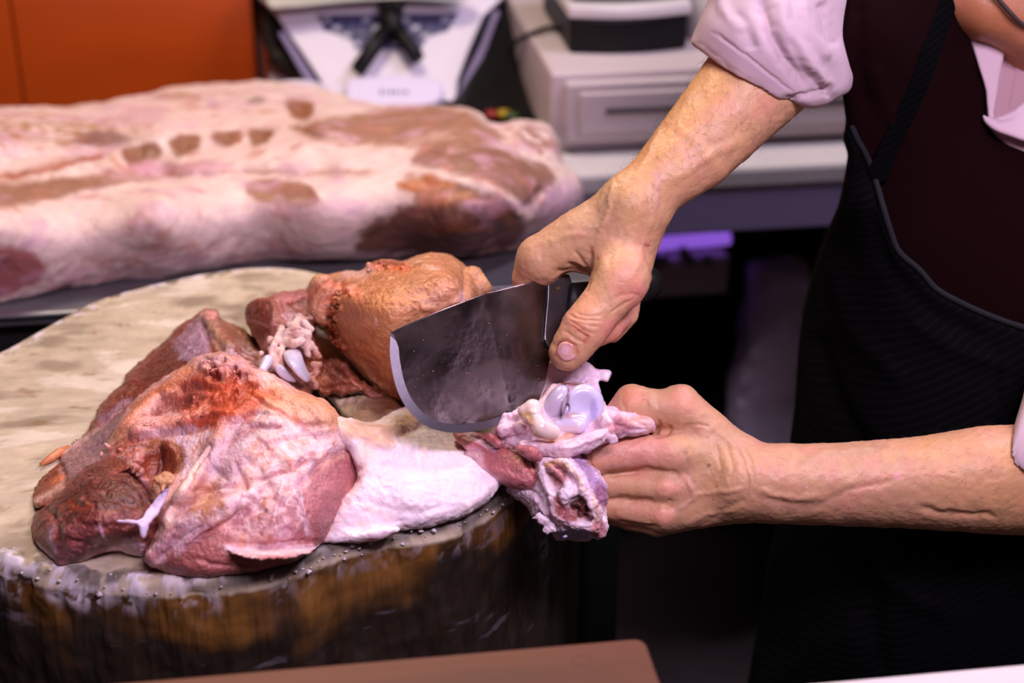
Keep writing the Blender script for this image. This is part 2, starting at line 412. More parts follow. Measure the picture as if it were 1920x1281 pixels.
# ------------------------------------------------------------------ back counter with worktop and steel rail
CZ = 0.82
ce = onz(1330, 316, CZ); cyf = float(ce[1]); cxl = float(onz(505, 340, CZ)[0])
cw = tag(empty('back_counter', (cxl+1.3, cyf+0.35, 0), 'long counter with white worktop and steel rail behind the meat table', 'counter'))
box('worktop', (cxl+1.2, cyf+0.36, CZ-0.014), (2.4, 0.72, 0.028), m_white, cw, 0.006)
box('front_rail', (cxl+1.2, cyf+0.018, CZ-0.028-0.026), (2.4, 0.03, 0.052), mat('lilac_rail', (150, 138, 176), rough=0.4), cw, 0.003)
box('back_panel', (cxl+1.2, cyf+0.66, 0.38), (2.4, 0.03, 0.76), m_dark, cw, 0)
for q in (0.05, 1.95): box('leg', (cxl+q+0.1, cyf+0.3, 0.383), (0.05, 0.5, 0.766), m_dark, cw, 0)
box('shelf', (cxl+1.0, cyf+0.38, 0.38), (2.3, 0.5, 0.02), m_dark, cw, 0.002)
# ------------------------------------------------------------------ cash drawer
c0 = onz(1033, 289, CZ); dw, dd, dh = 0.42, 0.42, 0.093; x0, y0 = float(c0[0]), float(c0[1])
cdw = empty('cash_drawer', (x0+dw/2, y0+dd/2, CZ), 'beige metal cash drawer with a slotted front on the white counter', 'cash drawer')
box('case', (x0+dw/2, y0+dd/2+0.004, CZ+dh/2+0.002), (dw, dd, dh-0.003), m_beige, cdw, 0.004)
fr = box('drawer_front', (x0+dw/2, y0-0.002, CZ+dh/2+0.003), (dw-0.03, 0.014, dh-0.022), m_beige, cdw, 0.004)
box('raised_panel', (x0+dw/2, y0-0.010, CZ+dh/2+0.003), (dw-0.06, 0.006, dh-0.044), m_beige, fr, 0.003)
box('slot', (x0+dw/2, y0-0.0135, CZ+dh/2+0.006), (0.30, 0.003, 0.007), mat('slot_shadow_grey', (88, 80, 84), rough=0.6), fr, 0.001)
for sx in (0.04, dw-0.04):
    for sy in (0.04, dd-0.04): mesh_obj('foot', *tube_vf([(x0+sx, y0+sy, CZ), (x0+sx, y0+sy, CZ+0.004)], 0.01, 10), m_black, cdw)
# ------------------------------------------------------------------ receipt printer on it
pz = CZ+dh; a = onz(1068, 101, pz); b = onz(1292, 97, pz); pw = float(b[0]-a[0]); X0, Y0 = float(a[0]), float(a[1])
pr = empty('receipt_printer', (X0+pw/2, Y0+0.1, pz), 'black receipt printer with a curved white stripe on the cash drawer', 'printer')
def arc_slab(x0, x1, y, z0, z1, bow, dep_, n=16):
    V = []
    for i in range(n+1):
        t = i/n; x = x0+(x1-x0)*t; yy = y-bow*math.sin(math.pi*t)
        V += [(x, yy, z0), (x, yy, z1), (x, y+dep_, z1), (x, y+dep_, z0)]
    Fc = [[0, 1, 2, 3], [4*n+3, 4*n+2, 4*n+1, 4*n]]
    for i in range(n):
        for k in range(4): Fc.append([4*i+k, 4*(i+1)+k, 4*(i+1)+(k+1) % 4, 4*i+(k+1) % 4])
    return V, Fc
bevel(mesh_obj('lower_case', *arc_slab(X0, X0+pw, Y0, pz+0.001, pz+0.042, 0.012, 0.2), m_black, pr, smooth=False), 0.004)
bevel(mesh_obj('white_stripe', *arc_slab(X0-0.003, X0+pw+0.003, Y0-0.004, pz+0.043, pz+0.056, 0.014, 0.2), m_white, pr, smooth=False), 0.003)
bevel(mesh_obj('lid', *arc_slab(X0+0.004, X0+pw-0.004, Y0+0.02, pz+0.057, pz+0.10, 0.012, 0.17), m_black, pr, smooth=False), 0.012, 3)
box('paper_slot', (X0+pw/2, Y0+0.10, pz+0.101), (0.09, 0.012, 0.004), m_dark, pr, 0.001)
cb = [onz(1062, 60, pz+0.004), onz(1030, 52, pz+0.006), onz(1000, 62, pz+0.004), P(972, 75, 2.0), P(955, 95, 2.05)]
cb = smooth_poly(cb, 5, False)
tag(mesh_obj('printer_cable', *tube_vf(cb, 0.0032, 8), m_black), 'thin black cable running off the cash drawer left of the printer', 'cable')
# small roll and paper right of the printer
a = onz(1300, 92, pz)
rl = mesh_obj('paper_roll', *tube_vf([a+np.array([0.035, 0.05, 0.001]), a+np.array([0.035, 0.05, 0.058])], 0.03, 24), m_white)
tag(rl, 'white paper roll standing between the printer and the lilac sleeve', 'paper roll'); bevel(rl, 0.003)
# ------------------------------------------------------------------ weighing scale
m_lilac = mat('scale_front', (216, 208, 222), rough=0.35)
sb = onz(735, 200, CZ); ws = empty('weighing_scale', (float(sb[0]), float(sb[1])+0.15, CZ), 'white and black counter weighing scale with an X shaped pan support', 'weighing scale')
def facef(y): return 2.00+(200-y)/200*0.10
def facep(pts, off=0.0): return np.array([P(x, y, facef(y)-off) for x, y in pts])
back = FWD*0.03
front = smooth_poly([(628, 196), (600, 150), (560, 90), (520, 30), (505, -30), (925, -30), (905, 30), (880, 90), (858, 150), (845, 196), (740, 204)], 3)
bevel(mesh_obj('front_panel', *prism_vf(facep(front), back), m_lilac, ws, smooth=False), 0.003)
hull = [(612, 205), (560, 150), (505, 110), (488, 60), (490, -40), (940, -40), (968, 60), (1000, 125), (1010, 216), (850, 222)]
hv = np.array([P(x, y, facef(y)+0.028) for x, y in hull]); hb = hv+np.array([-0.02, 0.17, 0.0]); 
HV = np.concatenate([hv, hb]); n = len(hv); HV[:, 2] = np.maximum(HV[:, 2], CZ+0.002)
HF = [list(range(n))[::-1], [n+i for i in range(n)]]+[[i, (i+1) % n, n+(i+1) % n, n+i] for i in range(n)]
bevel(mesh_obj('housing', HV, HF, m_black, ws, smooth=False), 0.006)
h2 = [(862, 205), (900, 80), (935, 30), (955, 25), (1000, 110), (1028, 226), (860, 234)]
hv = np.array([P(x, y, min(facef(y)+0.02, float(dep(x, y, CZ+0.002)))) for x, y in h2]); hb = hv+np.array([-0.02, 0.16, 0]); HV = np.concatenate([hv, hb]); HV[:, 2] = np.maximum(HV[:, 2], CZ+0.001); n = len(h2)
mesh_obj('side_housing', HV, [[i for i in (0, 1, 2)], [0, 2, 3], [0, 3, 4], [0, 4, 5], [0, 5, 6]]+[[n, n+2, n+1], [n, n+3, n+2], [n, n+4, n+3], [n, n+5, n+4], [n, n+6, n+5]]+[[i, n+i, n+(i+1) % n, (i+1) % n] for i in range(n)], m_black, ws, smooth=False)
m_rail = mat('rail_plastic', (120, 108, 146), rough=0.45)
for sgn, pts in ((0, [(600, 196), (560, 130), (520, 60), (532, 58), (575, 125), (622, 196)]), (1, [(850, 196), (872, 140), (902, 80), (925, 20), (938, 20), (915, 85), (888, 150), (872, 200)])):
    bevel(mesh_obj('side_rail', *prism_vf(facep(pts, 0.004), back), m_rail, ws, smooth=False), 0.002)
bp = smooth_poly([(648, 162), (660, 146), (740, 141), (815, 146), (830, 162), (826, 186), (800, 196), (740, 198), (670, 196), (650, 186)], 3)
bm = bevel(mesh_obj('bumper', *prism_vf(facep(bp, 0.022), FWD*0.022), mat('bumper_plastic', (214, 205, 232), rough=0.3), ws, smooth=False), 0.008, 3)
m_smudge = mat('grey_print', (96, 84, 130), rough=0.5)
for k, (x, w_) in enumerate(((712, 8), (722, 5), (730, 8), (740, 8), (750, 5), (758, 9))):
    mesh_obj('printed_letter', *prism_vf(facep([(x, 176), (x+w_-2, 176), (x+w_-2, 168+(k % 2)*3), (x, 169)], 0.0228), FWD*0.0008), m_smudge, bm, smooth=False)
kp = [(592, 28), (862, 24), (838, 58), (800, 70), (790, 92), (668, 94), (655, 72), (612, 58)]
kb = mesh_obj('keypad', *prism_vf(facep(kp, 0.002), FWD*0.004), mat('keypad_blue_grey', (92, 88, 122), rough=0.4), ws, smooth=False)
m_key = mat('key_navy', (40, 42, 82), rough=0.4); m_key2 = mat('key_grey', (165, 165, 180), rough=0.4)
for r_ in range(4):
    for c_ in range(13):
        x = 606+c_*18.5; y = 32+r_*15
        if poly_sd(np.array(x+6.0), np.array(y+4.0), np.array(kp, float)) > -3: continue
        bevel(mesh_obj('key', *prism_vf(facep([(x, y), (x+13, y), (x+13, y+9), (x, y+9)], 0.005), FWD*0.004), m_key2 if (c_*3+r_) % 4 == 0 else m_key, kb, smooth=False), 0.001)
def bar(name, p0, p1, w_, off, par, m):
    a = P(p0[0], p0[1], facef(p0[1])-off); b = P(p1[0], p1[1], facef(p1[1])-off)
    return mesh_obj(name, *tube_vf([a, b], w_, 8), m, par)
for nm, p0, p1 in (('support_arm', (735, 40), (672, 130)), ('support_arm', (735, 40), (782, 108)), ('support_arm', (735, 45), (712, -40)), ('support_arm', (735, 45), (758, -40))): bar(nm, p0, p1, 0.0102, 0.03, ws, m_black)
bar('support_hub', (735, 20), (735, 62), 0.014, 0.03, ws, m_black)
tr = smooth_poly([(500, 8), (540, 14), (640, 4), (760, -2), (860, 0), (880, -30), (700, -70), (500, -70)], 3)
bevel(mesh_obj('weighing_pan', *prism_vf(facep(tr, 0.05), FWD*0.008), M['steel'], ws, smooth=False), 0.002)
# bowl left of it
a = onz(556, 175, CZ)
def lathe(prof, n=32):
    V = []; Fc = []
    for r_, z_ in prof: V += [(r_*math.cos(2*math.pi*k/n), r_*math.sin(2*math.pi*k/n), z_) for k in range(n)]
    for i in range(len(prof)-1):
        for k in range(n): Fc.append([i*n+k, i*n+(k+1) % n, (i+1)*n+(k+1) % n, (i+1)*n+k])
    return np.array(V), Fc
v, f = lathe([(0.0005, 0.0), (0.022, 0), (0.024, 0.006), (0.038, 0.025), (0.0405, 0.025), (0.04, 0.022), (0.022, 0.004), (0.0005, 0.004)])
bo = onz(552, 182, CZ); bo = bo+np.array([0, -0.05, 0])
tag(mesh_obj('small_bowl', v+np.array([bo[0], bo[1], CZ]), f, m_lilac), 'small pale lilac bowl left of the weighing scale behind the pork side', 'bowl')
# red and yellow odds and ends by the drawer
for i, (x, y, c) in enumerate(((922, 222, (150, 40, 30)), (945, 221, (190, 160, 40)), (960, 226, (60, 90, 50)))):
    q = onz(x, y, CZ); o = mesh_obj('bottle_cap', *tube_vf([q, q+np.array([0, 0, 0.009])], 0.008, 14), mat('cap_%d' % i, c, rough=0.4))
    tag(o, '%s plastic cap on the counter between scale and cash drawer' % ('red', 'yellow', 'green')[i], 'cap', 'plastic caps on the counter')
# ------------------------------------------------------------------ under the counter
a = P(1222, 458, 2.1); b = P(1366, 446, 2.13)
lm = mesh_obj('glowing_strip', *tube_vf([a, b], 0.0095, 12), mat('purple_glow', (120, 80, 190), emit=(0.26, 0.10, 0.66, 0.9)))  # purple tube with a weak emission of its own
tag(lm, 'short purple glowing strip under the counter right of the hand', 'lamp')
q = P(1298, 520, 2.13); mb = empty('metal_case', (float(q[0]), float(q[1]), float(q[2])-0.05), 'dim metal case with round clasps under the purple glowing strip', 'case')
box('case_body', (q[0], q[1]+0.04, q[2]), (0.10, 0.08, 0.055), mat('dull_metal', (215, 205, 200), rough=0.4), mb, 0.004)
for t in (1245, 1285, 1297, 1330):
    c = P(t, 492 if t != 1285 else 480, 2.09); mesh_obj('clasp', *tube_vf([c, c+np.array([0, 0.02, 0])], 0.008, 16), M['steel'], mb)
sk = organic('plastic_sack', [('u', Relief([(1400, 500), (1440, 482), (1490, 490), (1520, 520), (1540, 640), (1560, 860), (1380, 870), (1375, 700), (1395, 600)], [(1400, 500, 2650), (1520, 500, 2700), (1450, 650, 2560), (1380, 850, 2560), (1550, 850, 2620)], edge=40, bulge=80, thick=260))],
             mat('sack_plastic', vcol=True, rough=0.35, bump=0.6, bscale=30, bdist=0.01, coat=0.4), h=8, grain=[(12, 60, 3)], base=(190, 176, 196), mottle=0.1)
tag(sk, 'greyish plastic sack slumped under the counter beside the dark apron', 'sack')
q = P(1125, 1100, 1.42)
gb = box('crate', (q[0]+0.0, q[1]+0.05, 0.35), (0.035, 0.10, 0.70), mat('dark_green', (7, 16, 13), rough=0.5), None, 0.006)
tag(gb, 'narrow dark green crate standing in shadow right of the chopping block', 'crate')
# ------------------------------------------------------------------ steel table under the pork side
t0_ = onz(100, 592, TZ); t1_ = onz(935, 540, TZ); ty = float((t0_[1]+t1_[1])/2); txr = float(onz(1150, 540, TZ)[0]); tdp = cyf-0.03-ty
tb = empty('steel_table', (txr-0.9, ty+tdp/2, 0), 'stainless steel table carrying the pork side behind the chopping block', 'table')
m_tbl = mat('table_steel', (0.20, 0.19, 0.22), rough=0.42, metal=0.6, var=0.15, vscale=12)
box('table_top', (txr-0.9, ty+tdp/2, TZ-0.0035), (1.8, tdp, 0.007), m_tbl, tb, 0.002)
box('front_lip', (txr-0.9, ty+0.004, TZ-0.004), (1.8, 0.008, 0.012), M['steel'], tb, 0.002)
box('apron_rail', (txr-0.9, ty+0.03, TZ-0.05), (1.76, 0.02, 0.085), m_dark, tb, 0)
box('under_shelf', (txr-0.9, ty+tdp/2, 0.3), (1.7, tdp-0.06, 0.02), m_dark, tb, 0)
for sx in (0.03, 1.77):
    for sy in (0.03, tdp-0.03): box('leg', (txr-sx, ty+sy, 0.375), (0.035, 0.035, 0.75), m_dark, tb, 0)
# ------------------------------------------------------------------ chopping block
edge_px = [(60, 1068), (160, 1082), (270, 1092), (380, 1093), (470, 1080), (560, 1056), (640, 1022), (740, 1000), (830, 985), (900, 958), (950, 922), (1020, 850), (1062, 780), (1070, 720), (1030, 650), (940, 590), (820, 548), (700, 524), (640, 518), (560, 501), (490, 497), (400, 506), (290, 528), (180, 560), (100, 600), (0, 655)]
EP = np.array([onz(x, y, BZ)[:2] for x, y in edge_px])
l0 = EP[-1]; l1 = EP[0]; 
EP = np.concatenate([EP, [l0+np.array([-0.06, -0.07]), (l0+l1)/2+np.array([-0.115, -0.02]), l1+np.array([-0.06, 0.045])]])
EP = smooth_poly(EP, 12); bc = EP.mean(0); nE = len(EP)
ang = np.arctan2(EP[:, 1]-bc[1], EP[:, 0]-bc[0])
rad = np.linalg.norm(EP-bc, axis=1)
ta = np.linspace(-math.pi, math.pi, 1500, endpoint=False); od = np.argsort(ang)
tr_ = np.interp(ta, ang[od], rad[od], period=2*math.pi)
V = []; C = []; NA = len(ta)
rings = [(f_, 0.0) for f_ in np.concatenate([np.linspace(0.02, 0.85, 44), np.linspace(0.855, 0.976, 46)])]+[(0.982, -0.0006), (0.992, -0.002), (0.999, -0.005), (1.003, -0.009)]+[(1.004+0.012*math.sin(t*9)*0.1-0.006*t, -0.009-t*0.62) for t in np.concatenate([np.concatenate([np.arange(0.0016, 0.17, 0.0021), np.arange(0.172, 0.225, 0.006)]), np.linspace(0.23, 0.95, 18)])]+[(0.985, -0.72), (0.98, -0.849)]
cols = []
for fr_, dz_ in rings:
    x = bc[0]+np.cos(ta)*tr_*fr_; y = bc[1]+np.sin(ta)*tr_*fr_; z = np.full(NA, BZ+dz_)
    V.append(np.stack([x, y, z], 1))
V = np.concatenate(V); top = V[:, 2] > BZ-0.0015
side = np.clip((BZ-V[:, 2])/0.01, 0, 1)
rdir = np.stack([V[:, 0]-bc[0], V[:, 1]-bc[1], V[:, 2]*0], 1); rr = np.linalg.norm(rdir, axis=1); rdir /= rr[:, None]
n1 = fbm(V*np.array([1, 1, 0.25]), 0.012, 4, 11); n2 = fbm(V, 0.035, 3, 12); n3 = fbm(V*np.array([1, 1, 0.12]), 0.005, 3, 13)
chip = sm(0.25, 0.8, fbm(V*np.array([1, 1, 0.5]), 0.016, 3, 17))*sm(0.05, 0.004, BZ-V[:, 2])*side
crust = sm(0.93, 0.985, rr/np.interp(np.arctan2(rdir[:, 1], rdir[:, 0]), ta, tr_, period=2*math.pi))*sm(0.016, 0.002, BZ-V[:, 2])*sm(-0.1, 0.5, fbm(V, 0.007, 4, 36))*(rdir[:, 1] < 0.3)
V = V+rdir*(crust*side*0.0016)[:, None]; V[:, 2] += crust*(1-side)*0.0016
V = V+rdir*((n1*0.0014+n2*0.003+n3*0.0007-chip*0.0035)*side)[:, None]
V[:, 2] += np.where(top, 0.0009*n2+0.0004*fbm(V, 0.008, 3, 15), 0)+(-0.0016)*sm(-0.2, 0.7, n2)*np.clip(side*2, 0, 1)*np.clip(1-side, 0, 1)*4
# colours: scraped pale top with stains, weathered amber sides painted darker below for staining plus shade, white fat rubbed into the rim
s1 = fbm(V*np.array([1, 2.2, 1]), 0.05, 4, 21); s2 = fbm(V*np.array([1, 3, 1]), 0.014, 4, 22); s3 = fbm(V, 0.1, 3, 23)
ct = lin((190, 174, 149))[None]*(1+0.12*s2+0.10*s3)[:, None]
g = (sm(0.15, 0.75, s1)*0.75)[:, None]; ct = ct*(1-g)+lin((128, 112, 92))*g
g = (sm(0.45, 0.85, fbm(V*np.array([1, 2, 1]), 0.022, 4, 24))*0.6)[:, None]; ct = ct*(1-g)+lin((120, 84, 44))*g
g = (sm(0.3, 0.8, -s1+0.3*s2)*0.6)[:, None]; ct = ct*(1-g)+lin((226, 214, 198))*g
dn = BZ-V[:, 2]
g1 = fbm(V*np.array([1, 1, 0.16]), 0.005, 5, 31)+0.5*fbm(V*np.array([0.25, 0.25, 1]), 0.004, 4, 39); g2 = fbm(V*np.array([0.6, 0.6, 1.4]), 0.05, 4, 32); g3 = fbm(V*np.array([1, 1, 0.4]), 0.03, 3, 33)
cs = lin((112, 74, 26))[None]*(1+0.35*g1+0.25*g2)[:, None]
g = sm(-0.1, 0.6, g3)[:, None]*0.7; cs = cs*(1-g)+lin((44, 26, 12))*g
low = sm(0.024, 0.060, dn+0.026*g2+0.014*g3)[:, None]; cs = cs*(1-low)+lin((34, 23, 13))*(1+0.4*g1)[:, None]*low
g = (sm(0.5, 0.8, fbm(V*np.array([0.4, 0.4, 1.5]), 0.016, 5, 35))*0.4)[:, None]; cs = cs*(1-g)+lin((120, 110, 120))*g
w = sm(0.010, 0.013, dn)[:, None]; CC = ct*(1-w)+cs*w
inner = rr/np.interp(np.arctan2(rdir[:, 1], rdir[:, 0]), ta, tr_, period=2*math.pi)
rim = sm(0.92, 0.985, inner)*sm(0.026, 0.006, dn+0.012*fbm(V*np.array([1, 1, 0.2]), 0.010, 3, 37))
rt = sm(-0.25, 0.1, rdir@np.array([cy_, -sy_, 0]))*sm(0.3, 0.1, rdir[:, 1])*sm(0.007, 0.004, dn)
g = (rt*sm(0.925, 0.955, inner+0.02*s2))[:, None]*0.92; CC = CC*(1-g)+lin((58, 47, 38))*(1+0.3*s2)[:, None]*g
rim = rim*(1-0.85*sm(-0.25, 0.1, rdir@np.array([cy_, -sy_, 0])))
g = (rim*sm(-0.1, 0.3, fbm(V, 0.007, 4, 36)))[:, None]; CC = CC*(1-g)+lin((216, 206, 216))*g
g = (sm(0.9, 0.98, inner)*sm(0.012, 0.004, dn)*sm(0.2, 0.6, -fbm(V, 0.012, 4, 36)))[:, None]*0.8; CC = CC*(1-g)+lin((70, 62, 58))*g
drip = sm(0.42, 0.6, fbm(V*np.array([1, 1, 0.35]), 0.009, 3, 38))*sm(0.030, 0.014, dn)*sm(0.008, 0.014, dn)*(rdir[:, 1] < 0)
g = drip[:, None]*0.45; CC = CC*(1-g)+lin((180, 170, 180))*g
Q = []
NR = len(rings)
for i in range(NR-1):
    a_ = np.arange(NA)+i*NA; b_ = (np.arange(NA)+1) % NA+i*NA
    Q.append(np.stack([a_, b_, b_+NA, a_+NA], 1)[:, ::-1])
Q = np.concatenate(Q)
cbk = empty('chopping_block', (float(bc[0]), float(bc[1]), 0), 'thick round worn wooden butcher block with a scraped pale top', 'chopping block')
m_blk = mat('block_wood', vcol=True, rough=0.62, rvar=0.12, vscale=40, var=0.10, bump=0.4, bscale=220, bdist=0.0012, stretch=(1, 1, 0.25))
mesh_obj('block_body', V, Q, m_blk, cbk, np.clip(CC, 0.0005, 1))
# clots of chopped fat along the rim
rng = np.random.RandomState(4); parts = []
ico_v = np.array([(0, 0, 1), (.894, 0, .447), (.276, .851, .447), (-.724, .526, .447), (-.724, -.526, .447), (.276, -.851, .447), (.724, .526, -.447), (-.276, .851, -.447), (-.894, 0, -.447), (-.276, -.851, -.447), (.724, -.526, -.447), (0, 0, -1)])
ico_f = [[0, 1, 2], [0, 2, 3], [0, 3, 4], [0, 4, 5], [0, 5, 1], [1, 6, 2], [2, 7, 3], [3, 8, 4], [4, 9, 5], [5, 10, 1], [2, 6, 7], [3, 7, 8], [4, 8, 9], [5, 9, 10], [1, 10, 6], [6, 11, 7], [7, 11, 8], [8, 11, 9], [9, 11, 10], [10, 11, 6]]
for i in range(130):
    a_ = rng.uniform(-2.75, -0.62); r0 = np.interp(a_, ta, tr_, period=2*math.pi)
    dr = abs(rng.normal(0, 0.006)); dz_ = 0.0 if dr > 0.004 else -abs(rng.normal(0, 0.007))
    q = np.array([bc[0]+math.cos(a_)*(r0-dr if dz_ == 0 else r0+0.001), bc[1]+math.sin(a_)*(r0-dr if dz_ == 0 else r0+0.001), BZ+dz_])
    s_ = rng.uniform(0.0003, 0.0011)*(1 if rng.rand() < .85 else 1.6); v = ico_v*rng.uniform(0.5, 1.5, (12, 3))*np.array([s_*1.5, s_*1.2, s_*(0.3 if dz_ == 0 else 1.0)]); parts.append((v+q, ico_f))
tag(mesh_obj('fat_crumbs', *join(parts), mat('fat_crumb', (205, 194, 204), rough=0.5, sss=0.2, sscale=0.002), cbk), 'white clots of fat rubbed along the rim', kind='stuff')
# ------------------------------------------------------------------ wooden board and white ledge in the foreground
m_plank = mat('plank_wood', (88, 46, 29), rough=0.55, var=0.22, vscale=9, stretch=(0.5, 3.5, 1), bump=0.25, bscale=60, bdist=0.001)
dpl = 0.90; a = P(1208, 1196, dpl); zt = float(a[2]); ly = float(a[1])
L0 = P(-200, 1196+119, dpl)
pts = smooth_poly([(a[0], ly, 0)], 1) if 0 else None
x1 = float(a[0]); r_ = 0.006; outl = [(x1-1.1, ly, zt), (x1-r_, ly, zt), (x1-r_*0.3, ly-r_*0.3, zt), (x1, ly-r_, zt), (x1, ly-0.22, zt), (x1-1.1, ly-0.22, zt)]
pk = mesh_obj('wooden_board', *prism_vf(outl, (0, 0, -0.022)), m_plank, None, smooth=False); bevel(pk, 0.0015)
tag(pk, 'reddish brown wooden board in the foreground below the chopping block', 'board')
v, f = lathe([(0.0042, 0.0002), (0.0050, 0.0006), (0.0058, 0.0002)], 20)
mesh_obj('ring_mark', v+P(1090, 1238, float(dep(1090, 1238, zt))), f, m_plank, pk)
a = onz(1500, 1281, zt-0.023); b = onz(1920, 1245, zt-0.023); ly2 = float(max(a[1], b[1]))
lg = mesh_obj('display_ledge', *box_vf((x1-0.25, (ly2+ly2-0.24)/2, zt-0.023-0.01), (1.9, 0.24, 0.02)), m_white, None, smooth=False); bevel(lg, 0.003)
tag(lg, 'white ledge of the display case at the bottom right corner', 'ledge')
def granules(f, path, n, spread, rr, seed, lift=0.3, k=4):
    r_ = np.random.RandomState(seed); pl = smooth_poly(path, 6, False) if len(path) > 2 else np.array(path, float); out = []
    for i in range(n):
        t = r_.uniform(0, len(pl)-1.001); a = pl[int(t)]; b = pl[int(t)+1]; q = a+(b-a)*(t % 1)+r_.normal(0, spread, 2); r = r_.uniform(*rr)
        out.append(('u', Ell((q[0], q[1], float(f(q[0], q[1]))+r*lift), (r*r_.uniform(.7, 1.6), r*r_.uniform(.6, 1.2), r*r_.uniform(.6, 1.0)), (0, 0, r_.uniform(0, 180))), k))
    return out
# ================================================================== pork side lying on the steel table
def zc(lst, zb): return [(x, y, float(wz(x, y, zb+h))) for x, y, h in lst]
cut_t = ('i', ZCut(TZ+0.0012)); cut_b = ('i', ZCut(BZ+0.0012))
side_out = [(-260, 240), (-120, 215), (0, 204), (130, 200), (250, 184), (330, 165), (480, 154), (600, 168), (700, 196), (800, 200), (880, 206), (930, 232), (980, 226), (1025, 236), (1045, 270), (1055, 305), (1085, 330), (1096, 362), (1080, 398), (1040, 425), (985, 452), (955, 478), (800, 487), (600, 490), (500, 496), (400, 503), (250, 533), (110, 552), (30, 574), (-100, 600), (-260, 610)]
side_ctl = [(-200, 600, 0), (0, 572, .0), (250, 530, .0), (500, 495, .0), (800, 487, .0), (960, 470, 0.005), (0, 500, .045), (300, 470, .045), (600, 450, .045), (850, 440, .055), (-200, 400, .10), (0, 400, .095), (300, 370, .09), (600, 355, .09), (850, 340, .10), (960, 400, .07), (0, 330, .08), (300, 320, .075), (600, 300, .095), (0, 260, .105), (300, 250, .10), (600, 225, .115), (850, 230, .12), (1000, 260, .10), (0, 210, .09), (300, 180, .085), (480, 160, .085), (600, 175, .09), (800, 205, .11), (1060, 330, .075), (1080, 380, .05)]
FATC = (230, 204, 196)
side_lay = [
    ('p', [(-250, 215), (0, 210), (140, 222), (235, 228), (262, 245), (220, 262), (150, 280), (60, 276), (-30, 270), (-250, 290)], (176, 132, 92), 10, .85, .3),
    ('e', (190, 262, 60, 14), (132, 98, 96), 8, .8), ('s', [(0, 330), (90, 316), (190, 290)], (168, 88, 46), 8, .9),
    ('s', [(290, 182), (330, 180), (370, 184)], (176, 138, 96), 6, .8), ('e', (480, 188, 20, 8), (150, 128, 108), 5, .8), ('e', (400, 196, 12, 8), (205, 170, 190), 5, .8),
    ('p', [(535, 190), (560, 186), (588, 192), (586, 215), (570, 226), (545, 218)], (150, 98, 62), 4, .95),
    ('p', [(228, 280), (262, 270), (296, 272), (298, 296), (272, 312), (240, 312)], (146, 98, 74), 5, .95),
    ('p', [(318, 262), (370, 252), (374, 276), (340, 294), (322, 290)], (148, 102, 76), 5, .95),
    ('p', [(398, 250), (450, 246), (450, 264), (424, 276), (402, 270)], (148, 104, 78), 5, .95),
    ('p', [(466, 244), (512, 240), (508, 262), (484, 274), (468, 266)], (150, 104, 78), 5, .95),
    ('s', [(210, 300), (245, 320), (300, 300)], (200, 130, 80), 5, .6), ('p', [(180, 318), (300, 306), (420, 300), (430, 312), (330, 328), (190, 332)], (196, 138, 140), 8, .7),
    ('p', [(-250, 360), (0, 344), (110, 334), (200, 334), (235, 340), (130, 366), (40, 384), (-250, 420)], (160, 118, 94), 8, .95),
    ('s', [(170, 332), (300, 330), (440, 322), (600, 326), (690, 322)], (160, 108, 86), 6, .6),
    ('p', [(462, 342), (500, 336), (560, 340), (596, 362), (590, 384), (545, 388), (490, 378), (462, 362)], (168, 120, 100), 5, .95),
    ('p', [(480, 362), (540, 370), (590, 378), (575, 388), (520, 386)], (192, 162, 120), 6, .7),
    ('p', [(545, 236), (620, 222), (720, 202), (800, 198), (870, 204), (905, 228), (950, 262), (900, 276), (800, 280), (690, 274), (600, 262), (560, 250)], (166, 122, 98), 9, .95),
    ('s', [(770, 270), (840, 250)], (220, 186, 176), 9, .5),
    ('p', [(770, 298), (800, 280), (880, 270), (960, 288), (1010, 310), (1040, 325), (1035, 350), (1010, 375), (990, 392), (960, 372), (900, 340), (840, 322), (800, 312)], (150, 106, 86), 8, .95),
    ('p', [(962, 240), (1010, 236), (1040, 262), (1046, 300), (1020, 290), (985, 268)], (156, 100, 74), 8, .85, .2),
    ('p', [(740, 344), (800, 332), (860, 344), (920, 362), (968, 394), (982, 430), (960, 470), (860, 484), (760, 482), (690, 478), (665, 470), (680, 430), (740, 400), (790, 376)], (112, 64, 46), 12, .95),
    ('p', [(740, 342), (800, 330), (860, 342), (800, 360), (770, 360)], (196, 122, 66), 8, .9),
    ('s', [(800, 372), (870, 372), (930, 392), (965, 430)], (176, 112, 64), 12, .7), ('s', [(815, 428), (870, 434), (920, 430)], (172, 92, 38), 6, .7),
    ('s', [(905, 344), (950, 366), (985, 410)], (230, 196, 186), 7, .8),
    ('p', [(1000, 400), (1030, 360), (1060, 336), (1090, 350), (1094, 372), (1070, 400), (1030, 420)], (232, 196, 206), 8, .95),
    ('p', [(-250, 460), (0, 462), (50, 468), (82, 490), (80, 520), (40, 545), (-50, 560), (-250, 560)], (180, 108, 108), 7, .95),
    ('s', [(170, 495), (250, 490), (300, 470)], (190, 130, 110), 12, .6, .5), ('s', [(100, 530), (220, 510), (400, 470), (560, 470)], (190, 140, 140), 26, .55, .3),
    ('n', (40, .25), (196, 134, 120), 9, .5), ('n', (70, .1, (1, 2, 1)), (214, 170, 190), 19, .5)]
